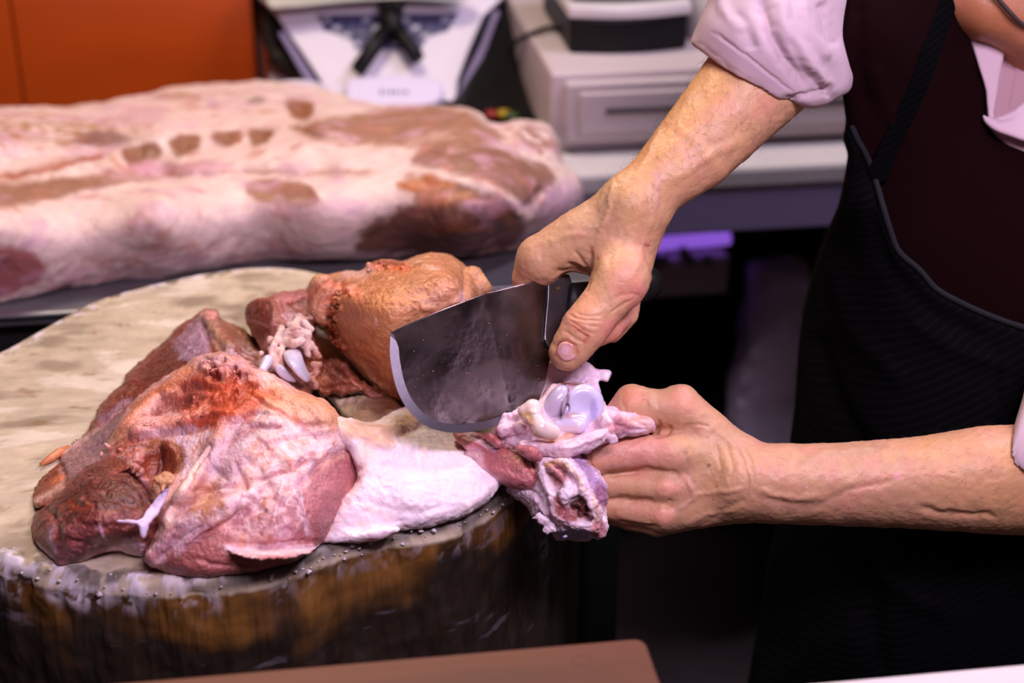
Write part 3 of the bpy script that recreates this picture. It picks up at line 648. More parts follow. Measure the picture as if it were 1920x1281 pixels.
side_str = [((((x, 404), (x+2, 412)) if 0 else [(x, 385), (x+3, 415)]), 5, -3) for x in (806, 826, 846, 866, 886, 905)] + [
    ([(0, 330), (150, 318), (240, 322), (440, 318), (700, 318)], 10, -16), ([(540, 240), (640, 262), (780, 282), (900, 280)], 7, -8), ([(770, 330), (860, 340), (930, 362), (985, 410)], 8, 9), ([(985, 400), (1020, 350)], 8, -14),
    ([(0, 285), (120, 290), (220, 275)], 9, -9), ([(232, 282), (295, 272)], 4, -4), ([(905, 228), (960, 262)], 8, -10), ([(690, 470), (740, 400)], 9, -6), ([(100, 200), (250, 184)], 8, 4), ([(464, 344), (560, 336), (600, 368)], 5, 4)]
for cx_ in (262, 346, 425, 489, 562): side_str.append(([(cx_-10, 286 if cx_ < 300 else 270 if cx_ < 400 else 258 if cx_ < 540 else 206), (cx_+12, 284 if cx_ < 300 else 268 if cx_ < 400 else 256 if cx_ < 540 else 205)], 16, -7))
o = organic('pork_carcass', [('u', Relief(side_out, side_ctl, edge=34, bulge=60, thick=420, zbase=TZ, rough=3, rs=40)), cut_t], M['fat'], None, h=5.0,
            strokes=side_str, grain=[(3.5, 70, 3), (1.5, 22, 4)], base=FATC, layers=side_lay, mottle=0.05, relaxn=3, deep=1.12)
tag(o, 'long blurred side of pork with fat and ribs on the steel table', 'meat')

# ================================================================== the large boned pork leg on the block (front flap, fat, knuckle)
leg = empty('boned_pork', tuple(onz(450, 900, BZ)), 'boned pork leg spread over the block front, its knuckle held in the fist', 'meat')
flap_out = [(377, 667), (400, 661), (432, 665), (455, 674), (478, 691), (512, 703), (554, 729), (584, 741), (617, 758), (647, 790), (690, 820), (700, 870), (690, 905), (664, 955), (622, 1008), (592, 1036), (546, 1061), (461, 1080), (398, 1088), (343, 1083), (301, 1070), (268, 1056), (274, 1032), (288, 1007), (296, 975), (282, 940), (268, 914), (250, 893), (221, 876), (187, 861), (196, 842), (217, 809), (234, 775), (268, 737), (310, 707), (352, 682)]
flap_ctl = [(268, 1055, .006), (398, 1086, .002), (546, 1060, .002), (640, 990, .004), (330, 1040, .020), (400, 1050, .016), (520, 1030, .018), (600, 980, .025), (300, 960, .035), (420, 960, .038), (540, 930, .043), (650, 900, .035), (240, 870, .042), (330, 870, .044), (430, 860, .058), (560, 830, .062), (660, 820, .05), (200, 850, .03), (240, 790, .045), (320, 770, .055), (420, 760, .072), (520, 760, .078), (600, 780, .07), (300, 715, .055), (370, 680, .072), (430, 672, .085), (480, 695, .085), (560, 735, .08), (690, 860, .03)]
flap_r = Relief(flap_out, flap_ctl, edge=24, bulge=34, thick=260, zbase=BZ, rough=2.5, rs=16)
flap_ops = [('u', flap_r, 0),
            ('u', Cap((345, 930, float(wz(345, 930, BZ+.045)), 18), (410, 830, float(wz(410, 830, BZ+.06)), 16), (440, 760, float(wz(440, 760, BZ+.07)), 12)), 26),
            ('u', Cap((290, 1045, float(wz(290, 1045, BZ+.012)), 20), (350, 990, float(wz(350, 990, BZ+.032)), 26), (420, 950, float(wz(420, 950, BZ+.045)), 20), (470, 925, float(wz(470, 925, BZ+.046)), 12)), 18),
            ('u', Ell((640, 915, float(wz(640, 915, BZ+.012))), (48, 95, 45), (0, 0, 22)), 22),
            ('u', Relief([(418, 1020), (450, 1024), (500, 1030), (560, 1024), (592, 1022), (588, 1034), (540, 1046), (480, 1048), (440, 1040)], [(420, 1025, .019), (500, 1035, .022), (590, 1028, .016)], edge=5, bulge=7, thick=26, zbase=BZ, rough=3, rs=7), 3),
            ('s', Ell((298, 865, float(wz(298, 865, BZ+.046))), (34, 50, 40), (0, 0, 12)), 14),
            ('s', Ell((400, 1008, float(wz(430, 1008, BZ+.036))), (75, 9, 26), (0, 0, -14)), 10),
            ('s', Ell((520, 995, float(wz(520, 995, BZ+.047))), (70, 24, 28), (0, 0, -6)), 22)]+granules(flap_r.f, [(350, 772), (400, 760), (450, 735), (480, 720)], 46, 11, (4, 9), 5, .1, 4)+granules(flap_r.f, [(385, 690), (430, 690), (475, 712)], 30, 8, (5, 10), 6, .1, 4)+granules(flap_r.f, [(250, 808), (320, 796), (385, 778)], 26, 5, (4, 7), 7, .1, 5)+granules(flap_r.f, [(210, 850), (250, 862), (262, 890)], 18, 8, (4, 8), 8, .2, 4)+granules(flap_r.f, [(505, 960), (530, 985), (560, 1000)], 12, 8, (3, 6), 9, .2, 4)+[cut_b]
flap_lay = [
    ('n', (60, -.1), (236, 184, 176), 12, .7), ('n', (34, .1, (1.5, .7, 1)), (228, 158, 124), 10, .6), ('n', (45, .2), (180, 128, 160), 14, .6),
    ('f', [(350, 900), (380, 840), (420, 790), (500, 770), (600, 790), (660, 830), (600, 880), (560, 940), (480, 960), (420, 940), (350, 960)], (248, 224, 226), 7, .65, 0, -40), ('f', [(480, 700), (560, 735), (640, 800), (600, 860), (540, 900), (480, 820)], (250, 224, 212), 6, .6, 0, 58),
    ('f', [(215, 830), (260, 790), (330, 760), (400, 770), (400, 830), (330, 830), (280, 840)], (240, 190, 190), 5, .6, 0, -22), ('f', [(340, 820), (400, 800), (420, 860), (380, 900), (345, 900)], (238, 214, 226), 5, .7, 0, -70), ('f', [(420, 930), (520, 900), (600, 900), (590, 990), (500, 1010)], (246, 210, 216), 5, .5, 0, 70),
    ('p', [(440, 780), (500, 790), (560, 800), (620, 800), (660, 815), (600, 850), (560, 900), (520, 960), (500, 1000), (460, 1000), (430, 950), (400, 880), (410, 830)], (240, 204, 206), 16, .8, .2),
    ('p', [(500, 720), (560, 735), (610, 762), (650, 800), (600, 800), (540, 780), (490, 770)], (224, 168, 132), 14, .85), ('s', [(560, 735), (620, 765), (655, 800)], (232, 160, 110), 10, .7),
    ('e', (420, 860, 46, 46), (180, 142, 158), 10, .7), ('e', (385, 935, 36, 40), (184, 120, 86), 8, .75), ('e', (450, 800, 40, 22), (194, 150, 160), 8, .5),
    ('p', [(572, 915), (590, 880), (640, 850), (672, 850), (690, 875), (680, 920), (655, 965), (620, 1005), (580, 1038), (540, 1040), (560, 990), (565, 950)], (186, 116, 120), 9, .95),
    ('p', [(455, 955), (500, 935), (560, 930), (570, 970), (560, 1015), (500, 1020), (450, 1008), (430, 980)], (176, 104, 112), 9, .85, .15),
    ('s', [(560, 920), (566, 960), (578, 1000)], (240, 206, 220), 6, .9), ('s', [(530, 900), (520, 945), (508, 985)], (238, 200, 210), 8, .7, .2), ('s', [(600, 880), (620, 862), (660, 850)], (214, 160, 150), 7, .6),
    ('p', [(345, 1000), (400, 985), (430, 1005), (440, 1030), (480, 1045), (590, 1035), (540, 1064), (461, 1083), (398, 1092), (330, 1088), (300, 1068)], (184, 108, 104), 8, .95),
    ('s', [(422, 1024), (450, 1034), (500, 1038), (590, 1028)], (246, 216, 222), 7, .95),
    ('p', [(280, 1040), (300, 1000), (330, 965), (370, 945), (420, 945), (460, 940), (420, 965), (380, 1000), (330, 1045), (290, 1060)], (236, 200, 208), 8, .9, .1),
    ('s', [(280, 1052), (305, 1030), (330, 1005)], (190, 120, 140), 9, .75), ('s', [(345, 1030), (370, 1005), (395, 985)], (204, 130, 150), 7, .6),
    ('s', [(360, 955), (380, 945), (410, 950)], (208, 140, 92), 8, .7),
    ('p', [(330, 720), (370, 695), (420, 690), (470, 705), (500, 740), (480, 770), (440, 790), (390, 800), (350, 790), (330, 760)], (196, 82, 48), 12, .95),
    ('p', [(380, 690), (430, 676), (476, 700), (460, 720), (420, 712), (385, 712)], (222, 150, 140), 8, .85, .1), ('e', (402, 702, 14, 7), (150, 44, 28), 4, .9), ('e', (440, 706, 12, 8), (158, 54, 34), 4, .9), ('e', (455, 740, 22, 14), (158, 44, 22), 6, .8),
    ('p', [(300, 745), (340, 720), (375, 715), (385, 745), (350, 765), (310, 775), (285, 778)], (150, 78, 72), 8, .85),
    ('s', [(215, 822), (240, 790), (275, 750), (320, 712), (355, 690)], (222, 142, 104), 11, .85), ('s', [(240, 812), (280, 800), (330, 790), (380, 772)], (230, 152, 132), 10, .8), ('s', [(250, 760), (290, 735), (330, 715)], (190, 100, 58), 8, .7),
    ('s', [(330, 800), (375, 790), (420, 775), (450, 770)], (210, 96, 66), 9, .8), ('s', [(470, 740), (495, 735), (520, 745)], (200, 96, 46), 12, .7),
    ('p', [(195, 850), (215, 825), (250, 815), (290, 812), (300, 830), (282, 860), (276, 890), (262, 905), (240, 880), (215, 868)], (190, 112, 96), 8, .9, .1), ('s', [(205, 845), (230, 835), (265, 832)], (176, 84, 60), 8, .6),
    ('s', [(270, 812), (320, 805), (360, 802)], (190, 156, 170), 9, .6), ('s', [(340, 815), (350, 850), (345, 885)], (222, 196, 214), 9, .7),
    ('p', [(270, 850), (280, 825), (310, 822), (342, 830), (345, 860), (335, 890), (315, 915), (285, 912), (268, 890)], (140, 62, 30), 7, .97), ('s', [(305, 835), (305, 865), (298, 890)], (92, 34, 14), 6, .9), ('s', [(333, 840), (338, 870), (325, 900)], (176, 122, 92), 5, .7),
    ('e', (310, 905, 14, 12), (214, 156, 116), 5, .9), ('s', [(470, 745), (520, 770), (560, 790)], (206, 120, 90), 5, .6), ('s', [(430, 832), (470, 802), (530, 802)], (186, 110, 120), 4, .6), ('s', [(480, 902), (540, 882), (590, 852)], (190, 104, 112), 4, .6), ('n', (18, .35), (176, 96, 88), 6, .45), ('e', (560, 905, 12, 20), (190, 130, 150), 5, .6), ('s', [(270, 777), (310, 772), (350, 760)], (160, 84, 70), 6, .6), ('s', [(305, 990), (330, 940), (350, 905), (372, 870)], (236, 204, 190), 8, .9)]
flap_str = [([(395, 690), (400, 705), (410, 712)], 7, -16), ([(430, 690), (445, 705), (458, 712)], 7, -14), ([(380, 668), (400, 690), (392, 712)], 5, -6), ([(330, 735), (360, 722), (400, 730)], 9, -10), ([(360, 790), (400, 775), (440, 776), (470, 750)], 8, 8),
    ([(240, 812), (290, 800), (340, 792), (380, 775)], 10, 9), ([(235, 830), (290, 815), (350, 808), (400, 795)], 5, -9), ([(290, 745), (320, 755), (360, 755)], 14, -12), ([(215, 820), (250, 780), (290, 742), (350, 698)], 8, 8),
    ([(352, 905), (375, 860), (400, 830)], 7, -8), ([(305, 985), (330, 940), (352, 905)], 7, 8), ([(420, 840), (450, 790), (500, 770)], 7, -7), ([(440, 900), (480, 850), (560, 820), (640, 815)], 7, -6), ([(430, 790), (480, 772), (520, 775)], 6, 6),
    ([(460, 860), (500, 900), (520, 950)], 8, -5), ([(560, 915), (590, 880), (640, 845), (675, 848)], 6, -7), ([(575, 950), (560, 985), (545, 1010)], 5, 5), ([(562, 915), (566, 955), (580, 1000)], 4, 6), ([(530, 905), (520, 945), (510, 985)], 5, 6), ([(505, 900), (490, 940), (480, 975)], 5, -6),
    ([(300, 830), (305, 865), (296, 895)], 5, -9), ([(320, 830), (326, 862), (316, 892)], 6, 5), ([(300, 1052), (340, 1015), (380, 985)], 6, -7), ([(345, 1020), (390, 985), (440, 955)], 5, 6), ([(420, 1016), (500, 1022), (590, 1016)], 5, -8),
    ([(360, 1050), (450, 1062), (540, 1050)], 5, -5), ([(215, 850), (240, 838), (280, 836)], 4, -5), ([(230, 866), (250, 850), (270, 845)], 4, 4), ([(500, 730), (540, 760), (560, 800)], 8, -6), ([(570, 750), (600, 790), (620, 810)], 7, 5),
    ([(390, 850), (400, 880), (430, 900)], 6, -5), ([(470, 745), (520, 770), (560, 790), (620, 800)], 5, -8), ([(430, 830), (470, 800), (530, 800)], 5, -8), ([(360, 925), (410, 915), (470, 905)], 5, -7), ([(520, 870), (560, 860), (600, 862)], 5, 6), ([(480, 900), (540, 880), (590, 850)], 4, -7), ([(270, 775), (310, 770), (345, 760)], 6, -9), ([(440, 870), (460, 910), (455, 950)], 5, -7), ([(480, 810), (520, 850), (550, 880)], 6, 5), ([(455, 930), (480, 945), (500, 965)], 5, -6)]
organic('muscle_flap', flap_ops, M['meat'], leg, h=2.9, strokes=flap_str, grain=[(2.2, 44, 3), (1.2, 15, 4), (0.6, 6, 8)], base=(224, 172, 168), layers=flap_lay, mottle=0.07, relaxn=1, deep=1.05)
# thick white fat running to the knuckle
fat_out = [(600, 772), (650, 785), (700, 792), (750, 770), (780, 760), (830, 790), (872, 815), (905, 842), (935, 865), (948, 895), (936, 915), (918, 938), (882, 962), (820, 985), (735, 1001), (670, 1020), (610, 1024), (600, 1000), (640, 940), (670, 880)]
fat_ctl = [(615, 1020, .004), (735, 1000, .004), (850, 975, .008), (930, 925, .016), (680, 960, .020), (780, 940, .024), (870, 920, .022), (700, 880, .040), (800, 860, .036), (900, 870, .026), (650, 800, .06), (720, 800, .055), (780, 780, .043), (850, 815, .028)]
organic('fat_cap', [('u', Relief(fat_out, fat_ctl, edge=20, bulge=34, thick=170, zbase=BZ, rough=2.5, rs=18)), ('u', Ell((690, 1003, float(wz(690, 1003, BZ+.006))), (62, 15, 26), (0, 0, -9)), 9), cut_b], M['fat'], leg, h=2.9,
        strokes=[([(640, 800), (700, 830), (790, 840), (880, 860)], 9, 5), ([(700, 870), (780, 880), (860, 900)], 8, -3), ([(690, 940), (760, 960), (840, 950)], 7, -3), ([(740, 820), (800, 800), (830, 800)], 8, -5), ([(660, 990), (710, 985), (760, 975)], 5, -6), ([(880, 860), (900, 900), (880, 950)], 6, 3)],
        grain=[(3.0, 42, 5), (1.6, 10, 6)], base=(246, 226, 238), mottle=0.03,
        layers=[('p', [(600, 770), (660, 785), (720, 795), (760, 775), (800, 775), (770, 810), (720, 835), (650, 820)], (226, 178, 146), 14, .85), ('s', [(690, 850), (670, 900), (640, 960), (612, 1010)], (236, 196, 190), 12, .7), ('n', (40, .2), (250, 226, 206), 11, .5), ('n', (20, .45, (.6, 1.6, 1)), (236, 186, 206), 9, .5), ('s', [(900, 858), (935, 880)], (240, 190, 200), 9, .5)])
# torn membranes on the flap
organic('membrane', [('u', Relief([(216, 977), (240, 974), (262, 975), (276, 955), (300, 925), (318, 905), (312, 935), (296, 965), (280, 985), (272, 1008), (262, 1003), (258, 985), (236, 982)], [(216, 977, .044), (262, 980, .044), (318, 905, .050), (270, 1005, .036)], edge=5, bulge=6, thick=14, zbase=BZ, rough=1.5, rs=8))], M['fat'], leg, h=2.2,
        strokes=[([(262, 985), (280, 960), (300, 930)], 4, -3)], base=(216, 196, 226), layers=[('s', [(290, 940), (312, 912)], (140, 120, 160), 9, .7)])
organic('tissue_tag', [('u', Relief([(296, 890), (312, 884), (328, 892), (326, 906), (312, 914), (304, 922), (296, 910), (286, 902)], [(296, 890, .056), (326, 900, .056), (304, 920, .052)], edge=6, bulge=8, thick=16, zbase=BZ, rough=2, rs=8))], M['meat'], leg, h=2.2, base=(214, 156, 118), layers=[('s', [(300, 905), (320, 905)], (150, 80, 50), 4, .6)])
# ---- knuckle end, held over the rim
K = lambda x, y, d: (x, y, (d-D0)/S)
def W_(d): return (d-D0)/S
up = organic('shank_flesh', [
    ('u', Relief([(1000, 760), (1026, 728), (1057, 718), (1095, 721), (1120, 737), (1136, 759), (1151, 762), (1179, 774), (1218, 782), (1227, 795), (1222, 810), (1189, 816), (1150, 826), (1110, 842), (1086, 852), (1040, 856), (990, 850), (960, 842), (930, 835), (925, 808), (945, 785), (965, 775)],
                 [(930, 820, W_(1.092)), (980, 790, W_(1.088)), (990, 845, W_(1.082)), (1040, 730, W_(1.112)), (1060, 780, W_(1.098)), (1060, 845, W_(1.080)), (1120, 740, W_(1.105)), (1130, 800, W_(1.088)), (1222, 795, W_(1.104)), (1180, 795, W_(1.096))], edge=16, bulge=22, thick=95, rough=3, rs=12)),
    ('u', Ell((978, 800, W_(1.085)), (16, 13, 16)), 8), ('u', Ell((948, 806, W_(1.088)), (20, 17, 16)), 8), ('u', Cap((1140, 790, W_(1.09), 24), (1190, 797, W_(1.10), 20), (1216, 795, W_(1.104), 13)), 10),
    ('u', Cap((985, 838, W_(1.078), 13), (1060, 845, W_(1.073), 16), (1120, 822, W_(1.078), 15)), 14),
    ('s', Ell((1072, 758, W_(1.088)), (58, 34, 34), (0, 0, 6)), 10)]+granules(lambda x, y: W_(1.080)+0*x, [(990, 848), (1050, 852), (1110, 832), (1150, 815)], 34, 6, (4, 8), 31, .3, 6)+granules(lambda x, y: W_(1.090)+0*x, [(935, 812), (955, 790), (975, 780)], 22, 6, (4, 7), 32, .3, 5), M['fat'], leg, h=2.2,
    strokes=[([(1020, 830), (1060, 822), (1105, 805), (1130, 780)], 4, -5), ([(1040, 842), (1090, 832), (1140, 812)], 4, 4), ([(1135, 765), (1150, 790), (1170, 810)], 4, -5), ([(1155, 770), (1185, 785), (1215, 800)], 4, -3), ([(1020, 728), (1060, 718), (1100, 724), (1132, 756)], 5, 5), ([(930, 830), (960, 820), (990, 835)], 4, -4), ([(1160, 800), (1190, 806), (1218, 806)], 3, -3)],
    grain=[(2.2, 18, 5), (1.3, 7, 6)], base=(224, 192, 208), mottle=0.06,
    layers=[('p', [(930, 805), (955, 795), (975, 810), (965, 825), (940, 828)], (196, 140, 160), 6, .7, .3), ('p', [(1140, 790), (1165, 775), (1185, 790), (1190, 808), (1170, 812), (1145, 812)], (196, 120, 130), 6, .8), ('p', [(1165, 775), (1205, 782), (1225, 795), (1215, 806), (1190, 800)], (236, 186, 176), 6, .8),
            ('s', [(1060, 815), (1080, 808), (1092, 802)], (160, 92, 54), 5, .85), ('s', [(1020, 828), (1050, 822), (1075, 812)], (216, 170, 130), 6, .8), ('s', [(1055, 719), (1085, 722), (1105, 730)], (120, 56, 34), 4, .85), ('s', [(1215, 785), (1200, 783), (1185, 786)], (226, 140, 100), 3, .7), ('n', (16, .3), (206, 160, 190), 8, .5), ('e', (1090, 800, 14, 6), (180, 130, 110), 4, .5), ('s', [(1128, 750), (1145, 790)], (240, 214, 220), 6, .8)])
# socket cartilage: two smooth lilac condyle faces
organic('socket_cartilage', [('u', Ell((1093, 763, W_(1.094)), (40, 44, 22), (0, -14, 24)), 0), ('u', Cap((1050, 800, W_(1.094), 14), (1085, 799, W_(1.088), 14)), 14), ('u', Ell((1044, 757, W_(1.102)), (22, 38, 24), (0, 18, 26)), 3),
                             ('s', Ell((1092, 760, W_(1.084)), (28, 26, 13), (0, -14, 20)), 10), ('s', Cap((1072, 730, W_(1.092), 4), (1063, 770, W_(1.088), 4), (1048, 786, W_(1.088), 4)), 5)], M['bone'], leg, h=1.8,
        base=(206, 198, 232), mottle=0.02, layers=[('e', (1112, 770, 8, 18), (166, 152, 214), 5, .7), ('e', (1072, 778, 12, 6), (210, 150, 140), 5, .6), ('p', [(1024, 735), (1050, 725), (1062, 735), (1055, 770), (1035, 785)], (176, 156, 176), 6, .6), ('s', [(1050, 804), (1085, 806)], (240, 220, 220), 7, .6), ('s', [(1068, 728), (1064, 760), (1050, 784)], (120, 84, 90), 3, .8)])
# small curved condyle in front of it
organic('condyle', [('u', Cap((986, 772, W_(1.074), 15), (999, 766, W_(1.073), 18), (1003, 785, W_(1.070), 17), (1014, 803, W_(1.068), 19), (1035, 811, W_(1.070), 16)), 0), ('u', Ell((988, 784, W_(1.072)), (10, 12, 10)), 6)], M['bone'], leg, h=1.8,
        strokes=[([(985, 780), (990, 790), (996, 796)], 3, 3), ([(992, 772), (1006, 772)], 4, 2)], base=(236, 212, 206), mottle=0.03, layers=[('s', [(992, 790), (1000, 812), (1018, 826), (1040, 824)], (190, 132, 86), 6, .8), ('s', [(980, 780), (992, 782)], (214, 172, 104), 8, .8), ('s', [(1014, 775), (1022, 800)], (210, 170, 190), 4, .5)])
# pale flap standing behind the blade
organic('gristle_flap', [('u', Relief([(1005, 720), (1015, 690), (1036, 681), (1062, 676), (1086, 670), (1111, 687), (1122, 693), (1142, 693), (1146, 703), (1139, 717), (1124, 716), (1128, 745), (1100, 760), (1020, 760)], [(1010, 720, W_(1.145)), (1060, 680, W_(1.148)), (1142, 703, W_(1.138)), (1120, 745, W_(1.135)), (1030, 750, W_(1.14))], edge=8, bulge=9, thick=30, rough=1.8, rs=12))], M['fat'], leg, h=2.2,
        strokes=[([(1060, 700), (1080, 712), (1100, 706)], 4, -3), ([(1122, 705), (1100, 712), (1090, 730)], 3, -3)], grain=[(1.2, 14, 3)], base=(228, 202, 222), layers=[('e', (1068, 690, 16, 8), (206, 130, 96), 5, .7, .2), ('e', (1086, 684, 6, 5), (180, 90, 60), 3, .7), ('s', [(1124, 702), (1144, 704)], (236, 226, 240), 8, .9), ('s', [(1050, 715), (1075, 720), (1095, 712)], (180, 164, 200), 5, .6)])
# muscle strips between fat and knuckle
organic('muscle_strip', [('u', Relief([(866, 850), (898, 842), (939, 839), (966, 848), (995, 870), (1011, 889), (1022, 913), (1007, 923), (961, 916), (936, 906), (900, 890)], [(866, 850, W_(1.098)), (940, 850, W_(1.084)), (1020, 912, W_(1.072)), (900, 888, W_(1.088)), (970, 880, W_(1.074))], edge=22, bulge=24, thick=60, rough=1.5, rs=14)),
                         ('u', Relief([(848, 812), (870, 809), (900, 812), (925, 822), (940, 840), (930, 850), (895, 846), (872, 842)], [(850, 812, W_(1.104)), (935, 845, W_(1.09)), (900, 820, W_(1.098))], edge=10, bulge=12, thick=40), 6),
                         ('u', Cap((975, 842, W_(1.07), 9), (998, 850, W_(1.066), 14), (1010, 856, W_(1.068), 9)), 4), ('u', Cap((918, 820, W_(1.09), 9), (934, 832, W_(1.088), 9)), 3)], M['meat'], leg, h=2.2,
        strokes=[([(975, 845), (992, 870), (1010, 900)], 4, -4), ([(880, 815), (905, 825), (925, 838)], 3, -4), ([(870, 825), (890, 832), (920, 845)], 3, 3), ([(895, 870), (940, 885), (990, 910)], 6, 2)], grain=[(1.0, 14, 3)], base=(190, 120, 126), mottle=0.06, deep=1.15,
        layers=[('p', [(862, 845), (900, 842), (905, 870), (940, 900), (900, 892), (870, 860)], (236, 196, 210), 8, .8), ('s', [(940, 846), (970, 858), (1000, 890)], (206, 130, 112), 9, .5), ('s', [(882, 815), (912, 830), (925, 842)], (220, 190, 220), 5, .8), ('e', (920, 822, 16, 10), (176, 96, 90), 5, .7)])
# lower lobe with the torn cavity
def dl(v): return W_(v)
lob_out = [(985, 850), (1010, 842), (1045, 846), (1082, 849), (1104, 871), (1120, 886), (1130, 900), (1140, 921), (1134, 956), (1136, 996), (1126, 1006), (1101, 1008), (1075, 1006), (1040, 1002), (1023, 994), (1018, 980), (1001, 970), (989, 950), (962, 930), (946, 910), (980, 900), (1005, 890)]
lob = organic('marrow_lobe', [('u', Relief(lob_out, [(985, 850, dl(1.085)), (1082, 850, dl(1.082)), (1050, 880, dl(1.063)), (1110, 880, dl(1.075)), (1080, 920, dl(1.055)), (1135, 930, dl(1.075)), (1020, 930, dl(1.066)), (960, 922, dl(1.09)), (1030, 985, dl(1.070)), (1080, 980, dl(1.060)), (1130, 1000, dl(1.075))], edge=20, bulge=30, thick=120, rough=3.5, rs=11)),
    ('u', Cap((1025, 870, dl(1.068), 8), (1060, 868, dl(1.060), 8), (1085, 895, dl(1.056), 8), (1095, 925, dl(1.055), 8), (1122, 960, dl(1.06), 9), (1118, 990, dl(1.064), 9), (1080, 985, dl(1.058), 9), (1045, 965, dl(1.058), 9), (1032, 925, dl(1.060), 8), (1015, 880, dl(1.068), 8)), 9),
    ('s', Ell((1040, 898, dl(1.054)), (20, 22, 26), (0, 0, 20)), 8), ('s', Ell((1080, 950, dl(1.050)), (30, 22, 28), (0, 0, 36)), 8), ('s', Ell((1110, 968, dl(1.054)), (8, 8, 26)), 4), ('s', Ell((1056, 960, dl(1.052)), (12, 14, 22)), 5),
    ('u', Ell((1062, 925, dl(1.056)), (14, 22, 14), (0, 0, 20)), 6), ('u', Cap((1032, 878, dl(1.060), 7), (1046, 886, dl(1.058), 6), (1056, 900, dl(1.058), 5)), 4), ('u', Cap((1075, 940, dl(1.06), 6), (1092, 950, dl(1.058), 7), (1090, 962, dl(1.058), 6)), 3),
    ('u', Cap((1126, 980, dl(1.07), 13), (1128, 998, dl(1.072), 10)), 8), ('u', Cap((1050, 1000, dl(1.086), 14), (1100, 1002, dl(1.086), 12)), 8)]+granules(lambda x, y: dl(1.064)+0*x, [(1002, 965), (1025, 985), (1060, 992), (1110, 992)], 34, 7, (3, 7), 33, .2, 4)+granules(lambda x, y: dl(1.052)+18+0*x, [(1070, 940), (1090, 955), (1108, 968)], 18, 7, (2.5, 5), 34, .2, 2), M['fat'], leg, h=1.9,
    strokes=[([(1090, 862), (1110, 885), (1128, 920)], 4, -3), ([(1060, 855), (1090, 885), (1110, 925), (1120, 955)], 4, 4), ([(1000, 930), (1020, 955), (1030, 985)], 5, 4), ([(1048, 880), (1066, 890), (1076, 910)], 3, -4), ([(1070, 940), (1086, 935), (1100, 955)], 3, -5), ([(1096, 940), (1110, 955), (1118, 975)], 3, 4), ([(1060, 990), (1090, 995), (1110, 992)], 3, -3), ([(985, 915), (1010, 930), (1018, 950)], 4, -4), ([(1040, 985), (1060, 988)], 3, -3)],
    grain=[(2.4, 15, 5), (1.6, 6, 6)], base=(238, 214, 228), mottle=0.05,
    layers=[('p', [(1070, 848), (1090, 855), (1120, 886), (1140, 921), (1134, 950), (1115, 935), (1095, 895), (1075, 868)], (166, 128, 178), 8, .85), ('p', [(1118, 905), (1140, 921), (1134, 956), (1124, 945), (1116, 920)], (150, 92, 122), 6, .8),
            ('p', [(1022, 872), (1040, 866), (1056, 876), (1062, 905), (1050, 918), (1036, 910), (1028, 890)], (176, 112, 112), 5, .9), ('s', [(1022, 875), (1034, 868), (1050, 866), (1062, 878)], (176, 130, 70), 5, .8),
            ('p', [(1034, 935), (1050, 930), (1062, 950), (1085, 940), (1104, 950), (1112, 970), (1092, 975), (1060, 978), (1042, 960)], (150, 78, 76), 5, .95), ('p', [(1070, 945), (1084, 932), (1098, 945), (1112, 968), (1100, 970), (1085, 960)], (66, 20, 14), 4, .95),
            ('e', (1063, 922, 14, 18), (226, 206, 232), 5, .9), ('e', (1048, 925, 6, 5), (90, 60, 80), 3, .7), ('s', [(1062, 870), (1085, 895), (1095, 925)], (226, 190, 166), 4, .7), ('s', [(1112, 935), (1122, 960), (1118, 980)], (232, 186, 160), 6, .8),
            ('p', [(1112, 985), (1130, 975), (1138, 1000), (1120, 1008), (1108, 1000)], (196, 128, 134), 5, .9), ('p', [(1040, 998), (1075, 990), (1110, 996), (1100, 1012), (1050, 1012)], (170, 160, 206), 5, .8), ('s', [(1000, 975), (1015, 985), (1024, 998)], (140, 110, 150), 4, .6)])
